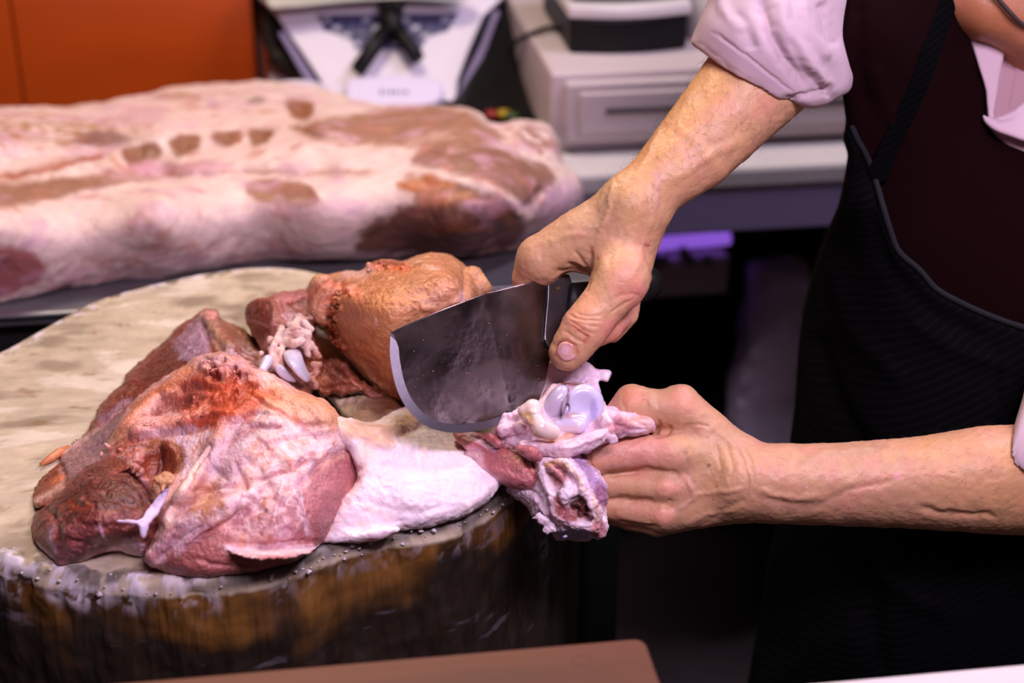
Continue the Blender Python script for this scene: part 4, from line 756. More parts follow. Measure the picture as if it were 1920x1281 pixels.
# ================================================================== dark red muscle at the front left
dk_out = [(187, 865), (154, 880), (124, 914), (91, 943), (65, 965), (54, 994), (60, 1023), (88, 1042), (103, 1067), (150, 1057), (190, 1046), (217, 1036), (268, 1050), (285, 1020), (300, 985), (298, 950), (282, 925), (262, 900), (235, 880), (215, 872)]
o = organic('pork_shoulder_cut', [('u', Relief(dk_out, [(60, 1020, .003), (103, 1064, .002), (200, 1042, .003), (268, 1048, .004), (70, 970, .012), (130, 1000, .030), (200, 1000, .032), (270, 990, .028), (130, 930, .034), (190, 930, .046), (260, 930, .040), (190, 872, .036), (230, 885, .042)], edge=34, bulge=44, thick=200, zbase=BZ, rough=2.5, rs=14)), cut_b], M['meat'], None, h=2.6,
    strokes=[([(95, 955), (110, 1000), (106, 1040)], 7, -7), ([(160, 905), (190, 900), (230, 915), (265, 930)], 7, 4), ([(180, 925), (215, 935), (255, 945)], 6, -7), ([(150, 940), (170, 950), (190, 945)], 5, 5), ([(235, 900), (262, 922), (275, 945)], 5, -6), ([(190, 990), (196, 1010), (190, 1025)], 4, 4), ([(150, 985), (210, 990), (250, 985)], 7, -4), ([(120, 1010), (160, 1020), (210, 1015)], 5, -3), ([(105, 985), (112, 975), (120, 980)], 4, 4)],
    grain=[(2.0, 20, 3), (1.3, 8, 4)], base=(148, 86, 80), mottle=0.13, deep=1.25,
    layers=[('p', [(150, 895), (187, 868), (235, 885), (270, 915), (285, 945), (240, 960), (190, 955), (140, 965), (110, 950), (120, 925)], (112, 64, 56), 12, .85), ('n', (18, .1), (98, 52, 48), 7, .6), ('n', (14, .3), (200, 124, 112), 6, .5),
            ('p', [(88, 970), (120, 975), (160, 985), (210, 1000), (190, 1040), (140, 1058), (103, 1065), (95, 1030), (85, 1000)], (196, 130, 132), 10, .75, .3), ('s', [(98, 990), (94, 1015), (100, 1040)], (226, 196, 214), 5, .8), ('s', [(188, 985), (192, 1008), (184, 1025)], (226, 190, 206), 5, .7), ('s', [(70, 1020), (85, 1035), (95, 1045)], (226, 190, 214), 4, .8),
            ('p', [(195, 1040), (230, 1020), (262, 1010), (272, 1040), (262, 1052), (225, 1040)], (236, 210, 220), 8, .9), ('s', [(150, 1056), (190, 1047), (225, 1040)], (236, 206, 214), 5, .7), ('s', [(112, 958), (130, 945), (150, 955), (170, 948)], (176, 88, 62), 6, .7)])
tag(o, 'dark red lean pork piece at the front left end of the pile', 'meat')
# ================================================================== back left flap with membrane
bk_out = [(56, 908), (82, 886), (108, 868), (108, 850), (130, 832), (150, 822), (162, 812), (175, 782), (196, 750), (230, 718), (242, 695), (276, 668), (310, 640), (333, 613), (364, 597), (386, 579), (407, 584), (419, 602), (445, 611), (462, 622), (487, 648), (510, 665), (552, 705), (585, 735), (560, 760), (480, 760), (400, 760), (330, 780), (270, 860), (200, 900), (124, 925), (95, 944), (68, 952), (60, 930)]
o = organic('pork_belly_cut', [('u', Relief(bk_out, [(60, 930, .004), (110, 860, .004), (95, 940, .012), (150, 880, .022), (162, 815, .006), (220, 820, .028), (220, 735, .010), (300, 760, .03), (280, 670, .018), (330, 700, .045), (335, 615, .03), (386, 582, .044), (400, 620, .055), (400, 680, .06), (470, 650, .032), (500, 700, .045), (550, 712, .035), (580, 735, .03)], edge=16, bulge=24, thick=170, zbase=BZ, rough=2.5, rs=16)),
    ('u', Cap((390, 596, float(wz(390, 596, BZ+.048)), 12), (408, 625, float(wz(408, 625, BZ+.055)), 15), (432, 655, float(wz(432, 655, BZ+.058)), 15)), 12), cut_b], M['meat'], None, h=2.9,
    strokes=[([(365, 600), (330, 640), (290, 690)], 8, -4), ([(375, 600), (392, 640), (400, 680)], 5, -9), ([(340, 690), (370, 680), (400, 682)], 7, -8), ([(170, 800), (220, 745), (270, 705)], 7, 5), ([(190, 800), (230, 765), (280, 740)], 6, -8), ([(110, 850), (150, 825), (200, 795)], 5, 4), ([(440, 615), (470, 660), (520, 690)], 6, -6), ([(115, 905), (120, 885), (112, 868)], 5, -9), ([(420, 660), (450, 668), (480, 690)], 6, 6), ([(330, 630), (350, 650), (370, 665)], 3, 2)],
    grain=[(2.2, 26, 3), (1.3, 9, 4)], base=(150, 88, 72), mottle=0.10, deep=1.2,
    layers=[('p', [(176, 800), (220, 740), (280, 680), (320, 640), (350, 660), (330, 700), (280, 735), (225, 775)], (128, 66, 50), 10, .85), ('p', [(325, 640), (360, 605), (385, 590), (395, 640), (385, 670), (345, 680), (335, 665)], (176, 142, 164), 8, .9), ('s', [(344, 668), (360, 640), (376, 610)], (206, 180, 206), 4, .6), ('s', [(356, 676), (372, 650), (384, 620)], (206, 180, 206), 3, .5),
            ('s', [(386, 590), (402, 620), (425, 652)], (196, 158, 136), 12, .9), ('e', (394, 590, 18, 9), (226, 166, 160), 6, .8), ('p', [(108, 852), (135, 832), (170, 812), (220, 778), (245, 775), (215, 812), (200, 850), (160, 880), (120, 905), (110, 880)], (176, 142, 144), 8, .9), ('s', [(112, 850), (140, 830), (180, 808)], (222, 190, 186), 6, .8), ('s', [(170, 845), (200, 810), (230, 785)], (132, 106, 124), 12, .6),
            ('s', [(190, 790), (225, 762), (250, 755)], (160, 132, 156), 7, .6), ('p', [(56, 905), (90, 885), (112, 872), (116, 900), (100, 930), (72, 935)], (152, 92, 70), 6, .9), ('s', [(70, 940), (95, 925), (118, 910)], (226, 186, 170), 6, .85), ('s', [(100, 905), (120, 895)], (216, 130, 88), 6, .7),
            ('p', [(410, 655), (440, 650), (470, 655), (510, 672), (550, 708), (580, 735), (540, 745), (480, 700), (430, 680)], (206, 178, 176), 8, .9, .1), ('p', [(410, 590), (450, 610), (480, 645), (450, 640), (425, 620)], (160, 114, 88), 8, .9), ('s', [(450, 640), (490, 665)], (196, 164, 150), 7, .6), ('s', [(340, 685), (372, 678), (400, 672)], (96, 40, 24), 6, .85)])
tag(o, 'dark pork flap under a bluish membrane at the back left of the pile', 'meat')
sp = mesh_obj('meat_shred', *tube_vf([onz(76, 871, BZ+.003), onz(95, 860, BZ+.003), onz(112, 848, BZ+.004), onz(130, 838, BZ+.004)], [0.0012, 0.003, 0.0032, 0.0015], 8), mat('shred', (206, 130, 84), rough=0.4, sss=0.2, sscale=0.003, var=0.2, vscale=200))
tag(sp, 'thin orange shred of meat lying on the block left of the pile', 'meat shred')
# ================================================================== ham at the back with its joint
ham = empty('ham_cut', tuple(onz(720, 720, BZ)), 'large domed ham muscle with bare joint behind the cleaver', 'meat')
hz = lambda x, y, h: float(wz(x, y, BZ+h))
ham_out = [(576, 546), (584, 530), (617, 516), (650, 511), (679, 509), (696, 494), (719, 488), (755, 490), (788, 478), (827, 476), (850, 482), (870, 498), (884, 504), (904, 522), (920, 545), (922, 600), (900, 700), (860, 780), (780, 800), (748, 775), (715, 742), (689, 712), (662, 684), (640, 664), (622, 640), (606, 618), (590, 610), (578, 584)]
ham_ctl = [(576, 546, .065), (620, 520, .085), (700, 500, .100), (790, 482, .112), (850, 490, .108), (920, 540, .07), (600, 600, .055), (650, 560, .098), (720, 530, .112), (800, 510, .118), (860, 530, .108), (640, 640, .05), (700, 620, .088), (780, 600, .098), (860, 600, .085), (700, 700, .035), (760, 690, .056), (840, 690, .05), (760, 770, .012), (850, 770, .012)]
ham_r = Relief(ham_out, ham_ctl, edge=36, bulge=56, thick=300, zbase=BZ, rough=1.5, rs=20)
organic('ham_muscle', [('u', ham_r),
    ('u', Cap((604, 540, hz(604, 540, .088), 26), (600, 565, hz(600, 565, .078), 24), (606, 592, hz(606, 592, .068), 21)), 12),
    ('u', Cap((830, 545, hz(830, 545, .112), 26), (850, 570, hz(850, 570, .10), 24)), 26), ('u', Cap((886, 520, hz(886, 520, .088), 22), (905, 545, hz(905, 545, .08), 20)), 8)]+granules(ham_r.f, [(655, 540), (640, 560), (622, 590), (622, 625), (636, 650)], 44, 5, (3.5, 8), 15, -.1, 3)+granules(ham_r.f, [(690, 506), (720, 500), (760, 498)], 16, 4, (3, 6), 16, 0, 3)+granules(ham_r.f, [(745, 562), (775, 566), (800, 580)], 14, 4, (3, 5), 17, .2, 3)+[cut_b], M['meat'], ham, h=2.9,
    strokes=[([(640, 520), (630, 560), (622, 600), (632, 640)], 6, -12), ([(582, 548), (600, 535), (630, 525)], 4, -5), ([(588, 580), (596, 560), (612, 545)], 4, -5), ([(690, 508), (720, 500), (760, 500)], 7, 4), ([(870, 500), (878, 530), (872, 560)], 5, -12), ([(760, 560), (800, 545), (850, 530)], 8, -5), ([(780, 575), (820, 580), (860, 560)], 6, 5), ([(745, 560), (775, 566), (790, 580)], 4, -4), ([(640, 650), (690, 700), (745, 765)], 9, 8), ([(800, 555), (830, 535), (855, 545)], 4, 3), ([(770, 497), (800, 498), (822, 504)], 3, 3)],
    grain=[(1.8, 50, 3), (1.0, 14, 4), (1.3, 6.5, 9)], base=(206, 154, 116), mottle=0.09, deep=1.08,
    layers=[('p', [(640, 545), (700, 505), (780, 490), (860, 490), (870, 540), (800, 560), (760, 600), (700, 590), (640, 600), (625, 570)], (196, 130, 88), 16, .7), ('n', (24, .1), (170, 104, 66), 8, .45), ('n', (12, .35), (220, 166, 120), 5, .45), ('p', [(690, 570), (720, 540), (780, 560), (760, 600), (700, 620), (650, 610)], (206, 140, 84), 14, .4),
            ('p', [(780, 556), (850, 520), (872, 545), (865, 575), (810, 585)], (206, 148, 116), 12, .8), ('p', [(576, 548), (590, 530), (640, 515), (650, 530), (625, 560), (620, 600), (600, 610), (580, 590)], (206, 150, 122), 8, .9), ('s', [(582, 560), (600, 540), (626, 530)], (196, 104, 66), 6, .6),
            ('s', [(650, 515), (680, 512), (700, 502)], (226, 184, 176), 8, .8), ('s', [(700, 500), (730, 498), (760, 505)], (206, 106, 54), 9, .8), ('s', [(622, 600), (620, 570), (640, 540), (660, 550)], (214, 112, 68), 10, .85, .1), ('s', [(640, 545), (665, 545), (670, 560)], (232, 150, 116), 8, .85), ('s', [(618, 610), (626, 640), (640, 655)], (206, 84, 40), 9, .85),
            ('p', [(700, 495), (720, 488), (755, 491), (740, 500)], (140, 70, 44), 4, .8), ('p', [(884, 504), (906, 524), (918, 545), (900, 560), (885, 545)], (196, 140, 104), 5, .8), ('e', (703, 604, 5, 7), (232, 186, 160), 3, .9), ('s', [(640, 640), (700, 680), (760, 750)], (206, 140, 110), 16, .7), ('s', [(795, 500), (822, 504)], (230, 190, 170), 4, .6), ('p', [(858, 552), (870, 545), (872, 562), (860, 570)], (226, 180, 176), 3, .8)])
organic('ragged_fringe', [('u', Relief([(590, 716), (600, 690), (615, 672), (632, 668), (650, 682), (668, 705), (690, 722), (712, 732), (720, 745), (705, 750), (690, 742), (676, 735), (660, 742), (640, 742), (620, 736), (604, 744), (592, 732)], [(592, 725, .024), (615, 675, .04), (660, 700, .036), (715, 742, .024), (640, 740, .022)], edge=10, bulge=16, thick=70, zbase=BZ, rough=6, rs=12)), cut_b], M['meat'], ham, h=2.2,
        strokes=[([(600, 730), (640, 722), (680, 730)], 4, -6), ([(660, 712), (672, 728), (688, 736)], 5, 6), ([(620, 690), (640, 700), (655, 715)], 5, -5)], grain=[(2, 10, 3)], base=(150, 88, 66), mottle=0.12, deep=1.25,
        layers=[('s', [(655, 716), (670, 732), (700, 744)], (206, 146, 124), 7, .9), ('s', [(592, 720), (606, 708)], (214, 150, 118), 7, .8), ('e', (630, 700, 22, 14), (128, 62, 46), 6, .6), ('s', [(690, 740), (716, 744)], (226, 176, 170), 5, .8)])
organic('skin_side', [('u', Relief([(610, 735), (640, 740), (690, 740), (725, 745), (752, 765), (775, 790), (760, 812), (700, 808), (655, 792), (632, 765)], [(612, 736, .012), (725, 748, .022), (655, 790, .012), (770, 800, .034), (690, 770, .022)], edge=8, bulge=10, thick=60, zbase=BZ, rough=2, rs=14)), cut_b], M['fat'], ham, h=2.4,
        strokes=[([(650, 750), (680, 765), (720, 770)], 5, -5), ([(660, 780), (700, 770), (740, 775)], 5, 4)], grain=[(2.4, 16, 3), (1.2, 7, 6)], base=(214, 188, 160), mottle=0.06, layers=[('n', (14, .2), (176, 154, 136), 6, .6), ('s', [(612, 740), (635, 770), (655, 790)], (92, 72, 58), 5, .7)])
# the dark lump left of the ham, its tendons and the bare bone head
organic('dark_lobe', [('u', Relief([(460, 584), (469, 567), (483, 559), (502, 559), (519, 550), (548, 547), (574, 546), (590, 560), (592, 600), (588, 630), (600, 660), (610, 700), (590, 730), (560, 735), (530, 722), (505, 690), (490, 655), (470, 622), (462, 604)], [(462, 590, .048), (485, 565, .062), (540, 552, .066), (580, 560, .062), (480, 610, .052), (520, 600, .064), (570, 600, .062), (520, 650, .046), (580, 650, .048), (540, 700, .030), (595, 705, .03)], edge=20, bulge=30, thick=150, zbase=BZ, rough=2.5, rs=14)), ('s', Ell((480, 655, hz(480, 655, .05)), (22, 18, 30)), 8), cut_b], M['meat'], ham, h=2.4,
        strokes=[([(508, 562), (515, 590), (505, 630)], 5, 5), ([(540, 560), (552, 570), (572, 575)], 5, -8), ([(520, 560), (530, 585), (540, 600)], 4, -5), ([(550, 600), (575, 606), (588, 620)], 5, 5), ([(520, 620), (500, 660), (520, 700)], 6, 5), ([(528, 620), (520, 660), (528, 690)], 4, -8), ([(560, 640), (580, 650), (575, 690)], 6, -7)], grain=[(2, 16, 3), (1.2, 7, 4)], base=(164, 108, 98), mottle=0.10, deep=1.2,
        layers=[('p', [(458, 585), (470, 565), (500, 562), (508, 600), (500, 640), (480, 635), (464, 608)], (124, 62, 46), 8, .95), ('s', [(470, 600), (490, 606), (505, 615)], (176, 130, 130), 2.5, .6), ('p', [(515, 555), (560, 548), (580, 556), (570, 576), (540, 575), (525, 580)], (190, 130, 130), 6, .85), ('s', [(540, 572), (555, 570), (570, 560)], (120, 34, 28), 4, .8),
                ('p', [(525, 590), (560, 585), (580, 600), (570, 640), (540, 640), (515, 660), (500, 650), (510, 620)], (206, 170, 180), 7, .85, .1), ('p', [(570, 640), (600, 640), (610, 690), (590, 720), (572, 690)], (156, 88, 54), 6, .9)])
organic('bone_head', [('u', Relief([(531, 664), (540, 655), (553, 653), (564, 660), (569, 674), (575, 690), (583, 708), (576, 718), (562, 710), (548, 694), (536, 680)], [(533, 664, hz(533, 664, .060)), (562, 660, hz(562, 660, .058)), (552, 680, hz(552, 680, .060)), (578, 714, hz(578, 714, .044))], edge=13, bulge=16, thick=44)),
     ('u', Cap((492, 694, hz(492, 694, .054), 8), (502, 676, hz(502, 676, .056), 11)), 0), ('u', Relief([(515, 690), (528, 684), (545, 700), (556, 716), (540, 716), (522, 704)], [(515, 690, hz(515, 690, .052)), (545, 712, hz(545, 712, .044)), (530, 690, hz(530, 690, .052))], edge=6, bulge=6, thick=20), 3)], M['bone'], ham, h=1.8, base=(204, 200, 222), mottle=0.03,
     layers=[('s', [(532, 668), (545, 690), (560, 708)], (170, 150, 160), 4, .6), ('s', [(536, 658), (552, 655)], (224, 196, 190), 4, .6)])
organic('tendon', [('u', Cap((536, 628, hz(536, 628, .064), 11), (556, 622, hz(556, 622, .067), 12), (576, 630, hz(576, 630, .062), 10)), 0), ('u', Cap((530, 640, hz(530, 640, .06), 9), (548, 645, hz(548, 645, .062), 9), (566, 640, hz(566, 640, .062), 8)), 5), ('u', Cap((528, 615, hz(528, 615, .066), 6), (512, 650, hz(512, 650, .06), 7), (506, 685, hz(506, 685, .05), 6)), 6), ('u', Cap((534, 630, hz(534, 630, .062), 5), (526, 665, hz(526, 665, .056), 5), (530, 705, hz(530, 705, .044), 5)), 4), ('u', Cap((570, 606, hz(570, 606, .070), 7), (584, 618, hz(584, 618, .066), 6)), 4)]+granules(rbf([(530, 620, hz(530, 620, .062)), (580, 625, hz(580, 625, .062)), (550, 650, hz(550, 650, .058)), (515, 650, hz(515, 650, .058)), (505, 690, hz(505, 690, .05))]), [(575, 600), (550, 612), (525, 640), (510, 680)], 50, 9, (4, 8), 21, .3, 6)+granules(rbf([(560, 640, hz(560, 640, .06)), (590, 650, hz(590, 650, .056)), (590, 700, hz(590, 700, .04))]), [(575, 640), (592, 670), (590, 715)], 24, 7, (4, 7), 22, .3, 5), M['fat'], ham, h=2.0,
        strokes=[([(540, 620), (560, 616), (580, 622)], 2.5, -3), ([(540, 634), (560, 630)], 2.5, 2)], grain=[(1.2, 9, 3)], base=(216, 188, 180), layers=[('n', (14, .0), (196, 140, 128), 5, .7), ('e', (592, 690, 16, 40), (176, 108, 84), 8, .8)])
# ================================================================== the butcher
man = empty('person', tuple(P(1900, 900, 1.36)*np.array([1, 1, 0])), 'person in lilac shirt and black apron chopping with one hand, holding the knuckle', 'person')
SK = (202, 154, 120)
# ---- one body: forearms and hands finely, trunk, neck and head coarser, joined inside the sleeves
rh = [('u', Cap((1640, -50, 480, 125), (1470, 92, 150, 108), (1415, 155, 100, 98), (1305, 277, 60, 80), (1222, 352, 28, 60), (1190, 380, 20, 60)), 20),
      ('u', Cap((1185, 385, 25, 50), (1090, 440, 42, 50), (1018, 486, 60, 47)), 34),
      ('u', Cap((1200, 400, 35, 52), (1165, 470, 25, 56), (1162, 525, -10, 54)), 34),
      ('u', Ell((1185, 470, 45), (42, 82, 46), (0, 0, 8)), 30),
      ('u', Ell((1112, 462, 45), (66, 52, 38), (0, 0, 30)), 26),
      ('u', Cap((1165, 525, -12, 52), (1128, 575, -22, 44), (1098, 614, -28, 45), (1074, 648, -26, 38), (1063, 662, -22, 34)), 10),
      ('u', Cap((1015, 490, 62, 48), (1000, 520, 82, 40), (1004, 580, 86, 30), (1015, 620, 82, 26)), 10),
      ('u', Cap((1062, 655, 26, 20), (1098, 636, 22, 23), (1144, 616, 24, 25), (1165, 590, 60, 24)), 5),
      ('u', Cap((1150, 628, 62, 15), (1180, 592, 62, 17), (1186, 562, 70, 16), (1196, 520, 84, 26)), 4),
      ('u', Ell((1178, 512, -30), (30, 34, 24)), 18),
      ('s', Cap((1066, 535, 48, 24), (1082, 548, 30, 20)), 8)]
rh_str = [([(1040, 510), (1080, 508), (1105, 528)], 6, -5), ([(1062, 495), (1085, 505), (1100, 530), (1092, 548)], 5, -7), ([(1108, 470), (1104, 500), (1100, 530)], 5, -4), ([(1122, 480), (1110, 510), (1098, 540)], 5, -3), ([(1075, 470), (1095, 495), (1098, 520)], 4, -3),
          ([(1068, 600), (1090, 618), (1115, 628)], 2.5, -3), ([(1072, 612), (1090, 626), (1104, 634)], 2, -2.4), ([(1066, 590), (1090, 598), (1125, 600)], 2.5, -2.2), ([(1078, 585), (1100, 590), (1128, 590)], 2.2, -1.6), ([(1060, 622), (1078, 632), (1094, 642)], 2.2, -2), ([(1082, 606), (1102, 612), (1122, 614)], 2.2, -1.8), ([(1042, 655), (1050, 642), (1068, 640), (1084, 652)], 2.5, -2.8),
          ([(1030, 455), (1060, 445), (1100, 440)], 7, 2.5), ([(1150, 340), (1140, 400), (1120, 440)], 6, 3), ([(1235, 330), (1230, 380), (1215, 440)], 7, 3), ([(1240, 230), (1215, 290), (1190, 340)], 7, 3), ([(1180, 440), (1150, 470), (1140, 500)], 5, -1.5), ([(1200, 560), (1180, 550), (1150, 560)], 4, -2), ([(1210, 440), (1200, 480), (1196, 510)], 6, 2.5), ([(1145, 590), (1160, 575), (1180, 565)], 3, -3), ([(1230, 300), (1270, 270), (1320, 230)], 8, 3), ([(1260, 340), (1320, 300), (1390, 260)], 9, 3), ([(1170, 400), (1130, 420), (1090, 430)], 6, 2)]
lh = [('u', Cap((2150, 890, 90, 118), (1960, 900, 40, 106), (1850, 900, 22, 101), (1710, 906, 10, 86), (1560, 909, 4, 77), (1450, 907, 0, 76), (1392, 903, 0, 76)), 18),
      ('u', Ell((1262, 812, 14), (42, 34, 26)), 16),
      ('u', Ell((1315, 888, 12), (92, 76, 44), (0, 0, 18)), 26), ('u', Ell((1240, 915, 14), (50, 74, 32), (0, 0, 0)), 18),
      ('u', Cap((1382, 862, 4, 46), (1262, 856, -18, 43)), 22), ('u', Cap((1385, 893, -4, 44), (1250, 916, -18, 34)), 18), ('u', Cap((1385, 922, 0, 44), (1243, 966, -10, 32)), 18), ('u', Cap((1382, 936, 14, 42), (1232, 976, 16, 28)), 20),
      ('u', Cap((1378, 862, 10, 46), (1330, 812, 4, 42), (1276, 768, 0, 42)), 18),
      ('u', Cap((1276, 768, 0, 42), (1232, 766, 0, 36), (1186, 762, 0, 39), (1160, 785, 22, 32), (1150, 815, 42, 28)), 8),
      ('u', Cap((1262, 856, -20, 42), (1195, 850, -26, 33), (1124, 856, -28, 35)), 10), ('u', Cap((1124, 856, -28, 34), (1106, 862, 20, 28), (1112, 860, 70, 25), (1150, 855, 90, 24)), 6),
      ('u', Cap((1250, 916, -24, 34), (1190, 912, -16, 29), (1140, 908, -6, 30)), 6), ('u', Cap((1140, 908, -6, 29), (1120, 905, 40, 26), (1150, 900, 80, 24)), 5),
      ('u', Cap((1242, 966, -16, 31), (1190, 958, -4, 28), (1140, 948, 8, 28)), 5), ('u', Cap((1140, 948, 8, 27), (1122, 942, 48, 24), (1150, 935, 80, 22)), 5),
      ('u', Cap((1230, 978, 14, 28), (1185, 972, 28, 24), (1150, 962, 34, 23)), 6), ('u', Cap((1150, 962, 34, 22), (1140, 955, 66, 20), (1160, 945, 84, 20)), 4),
      ('u', Ell((1248, 914, -44), (15, 14, 12)), 14), ('u', Ell((1243, 967, -34), (15, 14, 10)), 14), ('u', Ell((1262, 852, -44), (26, 22, 14)), 18), ('u', Ell((1274, 746, -4), (24, 20, 22)), 18), ('u', Ell((1186, 742, -4), (22, 18, 22)), 14)]
lh_str = [([(1130, 884), (1170, 886), (1215, 880), (1255, 886)], 5, -6), ([(1150, 936), (1190, 936), (1225, 940)], 5, -5), ([(1160, 978), (1195, 985), (1230, 990)], 5, -4), ([(1260, 800), (1240, 815), (1225, 818)], 5, -6), ([(1232, 785), (1236, 800), (1228, 815)], 3, -4), ([(1300, 800), (1270, 808), (1245, 815)], 4, -3),
          ([(1285, 845), (1288, 870), (1284, 895)], 5, -2.5), ([(1340, 830), (1350, 870), (1345, 900)], 5, -1.8), ([(1360, 825), (1372, 865), (1368, 900)], 4, -2), ([(1380, 830), (1398, 880), (1400, 930)], 4, -2.4), ([(1392, 832), (1408, 870), (1412, 910)], 4, -2), ([(1335, 790), (1360, 820), (1385, 840)], 5, 2.5),
          ([(1330, 800), (1310, 795), (1280, 800)], 3, -2), ([(1270, 955), (1290, 945), (1300, 930), (1292, 900)], 5, 2.8), ([(1300, 930), (1340, 925), (1400, 915)], 5, 2.4), ([(1330, 975), (1370, 950), (1400, 935)], 6, -2.5), ([(1290, 985), (1330, 965), (1380, 960)], 6, 2.5), ([(1500, 870), (1560, 850), (1640, 840)], 8, 3), ([(1430, 935), (1490, 950), (1540, 945), (1600, 915), (1680, 905)], 7, -2.6), ([(1420, 920), (1480, 935), (1540, 930)], 7, 3),
          ([(1720, 950), (1790, 965), (1870, 968)], 7, -5), ([(1150, 858), (1160, 845), (1180, 838)], 2, -1), ([(1108, 838), (1104, 858), (1110, 878)], 3, -2.5), ([(1165, 748), (1170, 765), (1172, 780)], 4, -2), ([(1205, 745), (1212, 765), (1210, 785)], 6, -2), ([(1260, 935), (1255, 945), (1262, 955)], 5, -3), ([(1270, 890), (1262, 885), (1256, 888)], 5, -3)]
hd = [('u', Ell((2030, -270, 420), (205, 235, 190), (0, 0, -22)), 0), ('u', Cap((1965, -110, 400, 118), (1912, -34, 380, 90), (1866, 4, 350, 62), (1940, 22, 370, 72)), 60), ('u', Cap((2010, -90, 420, 110), (1960, -20, 400, 88)), 50), ('u', Cap((2010, -40, 440, 118), (2110, 120, 480, 130), (2120, 260, 520, 170)), 50),
      ('u', Cap((1835, -240, 390, 20), (1790, -160, 372, 30), (1812, -140, 372, 30)), 26), ('u', Ell((1852, -84, 370), (30, 14, 52), (0, 0, 20)), 14), ('u', Ell((1856, -58, 372), (28, 13, 46), (0, 0, 20)), 12), ('s', Ell((1872, -235, 300), (30, 24, 26)), 20), ('s', Ell((1872, -235, 480), (30, 24, 26)), 20), ('u', Ell((1884, -235, 312), (22, 20, 22)), 4), ('u', Ell((1884, -235, 470), (22, 20, 22)), 4),
      ('u', Ell((2075, -190, 235), (36, 58, 16), (0, 20, -20)), 8), ('s', Ell((2070, -190, 222), (20, 38, 12), (0, 20, -20)), 6), ('s', Ell((1880, 58, 380), (52, 9, 60), (0, 0, 12)), 12),
      ('u', Cap((1720, -100, 460, 150), (1900, -60, 480, 150), (2130, 60, 520, 190), (2330, 190, 330, 150)), 90), ('u', Cap((1640, -50, 480, 122), (1730, -110, 520, 140)), 50),
      ('u', Ell((1960, 330, 570), (300, 430, 215), (0, 0, -6)), 100), ('u', Ell((1920, 900, 600), (300, 480, 215)), 120), ('u', Cap((2320, 200, 320, 130), (2240, 600, 180, 120), (2160, 890, 92, 112)), 60)]
sk_r = [('n', (40, .0), (212, 146, 124), 9, .5), ('n', (70, .1), (214, 168, 122), 16, .5), ('s', [(1320, 140), (1240, 250), (1180, 340)], (214, 160, 96), 60, .6), ('s', [(1150, 370), (1110, 400), (1060, 440)], (206, 168, 128), 40, .5), ('e', (1172, 530, 34, 34), (222, 142, 122), 8, .5), ('s', [(1098, 580), (1080, 620)], (222, 150, 118), 26, .5),  # wide yellow stroke paints the warm overhead light along the upper forearm
        ('s', [(1042, 668), (1050, 640), (1075, 645), (1085, 660)], (160, 72, 40), 3, .75), ('s', [(1085, 618), (1102, 630), (1098, 640)], (176, 84, 52), 4, .7), ('s', [(1072, 610), (1080, 620)], (176, 92, 60), 3, .6), ('e', (1109, 466, 3, 8), (190, 92, 66), 2, .7), ('e', (1213, 460, 5, 4), (170, 84, 78), 2, .8), ('e', (1150, 618, 30, 26), (222, 140, 126), 6, .6), ('s', [(1196, 545), (1180, 600)], (222, 140, 136), 14, .6),
        ('s', [(1135, 350), (1130, 400), (1110, 430)], (176, 152, 128), 6, .35), ('s', [(1238, 330), (1228, 390)], (196, 150, 150), 8, .4)]
sk_l = [('n', (40, .0), (210, 144, 126), 9, .5), ('n', (70, .1), (204, 158, 112), 16, .5), ('e', (1250, 914, 20, 18), (230, 154, 138), 9, .5), ('e', (1243, 966, 20, 16), (230, 154, 138), 9, .5), ('e', (1190, 850, 90, 34), (222, 150, 140), 10, .5), ('e', (1278, 750, 30, 24), (224, 146, 124), 10, .45), ('e', (1190, 745, 26, 22), (214, 132, 98), 8, .6), ('e', (1330, 880, 44, 60), (196, 154, 112), 12, .6),
        ('e', (1329, 873, 4, 3.4), (130, 84, 54), 1.6, .9), ('e', (1302, 903, 2.4, 2.4), (150, 100, 66), 1.4, .7), ('e', (1344, 912, 2.4, 2.4), (150, 100, 66), 1.4, .7), ('e', (1336, 938, 2.4, 2.4), (150, 100, 66), 1.4, .7), ('s', [(1284, 845), (1292, 880), (1300, 930), (1270, 955)], (190, 150, 146), 5, .35), ('s', [(1500, 868), (1560, 850), (1650, 842)], (176, 140, 112), 7, .4), ('s', [(1430, 940), (1520, 950), (1600, 915)], (160, 116, 112), 6, .4),
        ('e', (1683, 894, 8, 7), (236, 160, 170), 3, .6), ('e', (1512, 913, 3, 3), (236, 176, 180), 2, .7), ('s', [(1750, 850), (1850, 880), (1920, 920)], (206, 152, 100), 60, .5), ('s', [(1180, 985), (1150, 962)], (180, 100, 70), 8, .5)]
for op in hd[:15]:
    pr_ = op[1]

    dz_ = -95.0
    pr_.lo = pr_.lo+np.array([0, 0, dz_]); pr_.hi = pr_.hi+np.array([0, 0, dz_])
    if isinstance(pr_, Ell): pr_.c = pr_.c+np.array([0, 0, dz_])
    else: pr_.p = [q+np.array([0, 0, dz_, 0]) for q in pr_.p]
allV = []; allQ = []; allC = []; nv = 0; armN = []
for ops, hh, st, lay, bnd in ((rh, 2.5, rh_str, sk_r, ((900, -120, -200), (1640, 800, 520))), (lh, 2.5, lh_str, sk_l, ((1000, 600, -200), (2130, 1100, 330))), (hd, 9.0, [], [('n', (60, .1), (206, 132, 112), 12, .4)], None)):
    V, Q = solid(ops, hh, bnd); V = relax(V, Q, 2 if hh < 5 else 1); V = sculpt(V, Q, st, [(1.2, 30, 3), (0.5, 8, 4)] if hh < 5 else [])
    if hh < 5: armN.append((V, normals(V, Q)))
    allC.append(paint(V, SK if hh < 5 else (176, 112, 76), lay, 0.03, 5)); allV.append(V); allQ.append(Q+nv); nv += len(V)
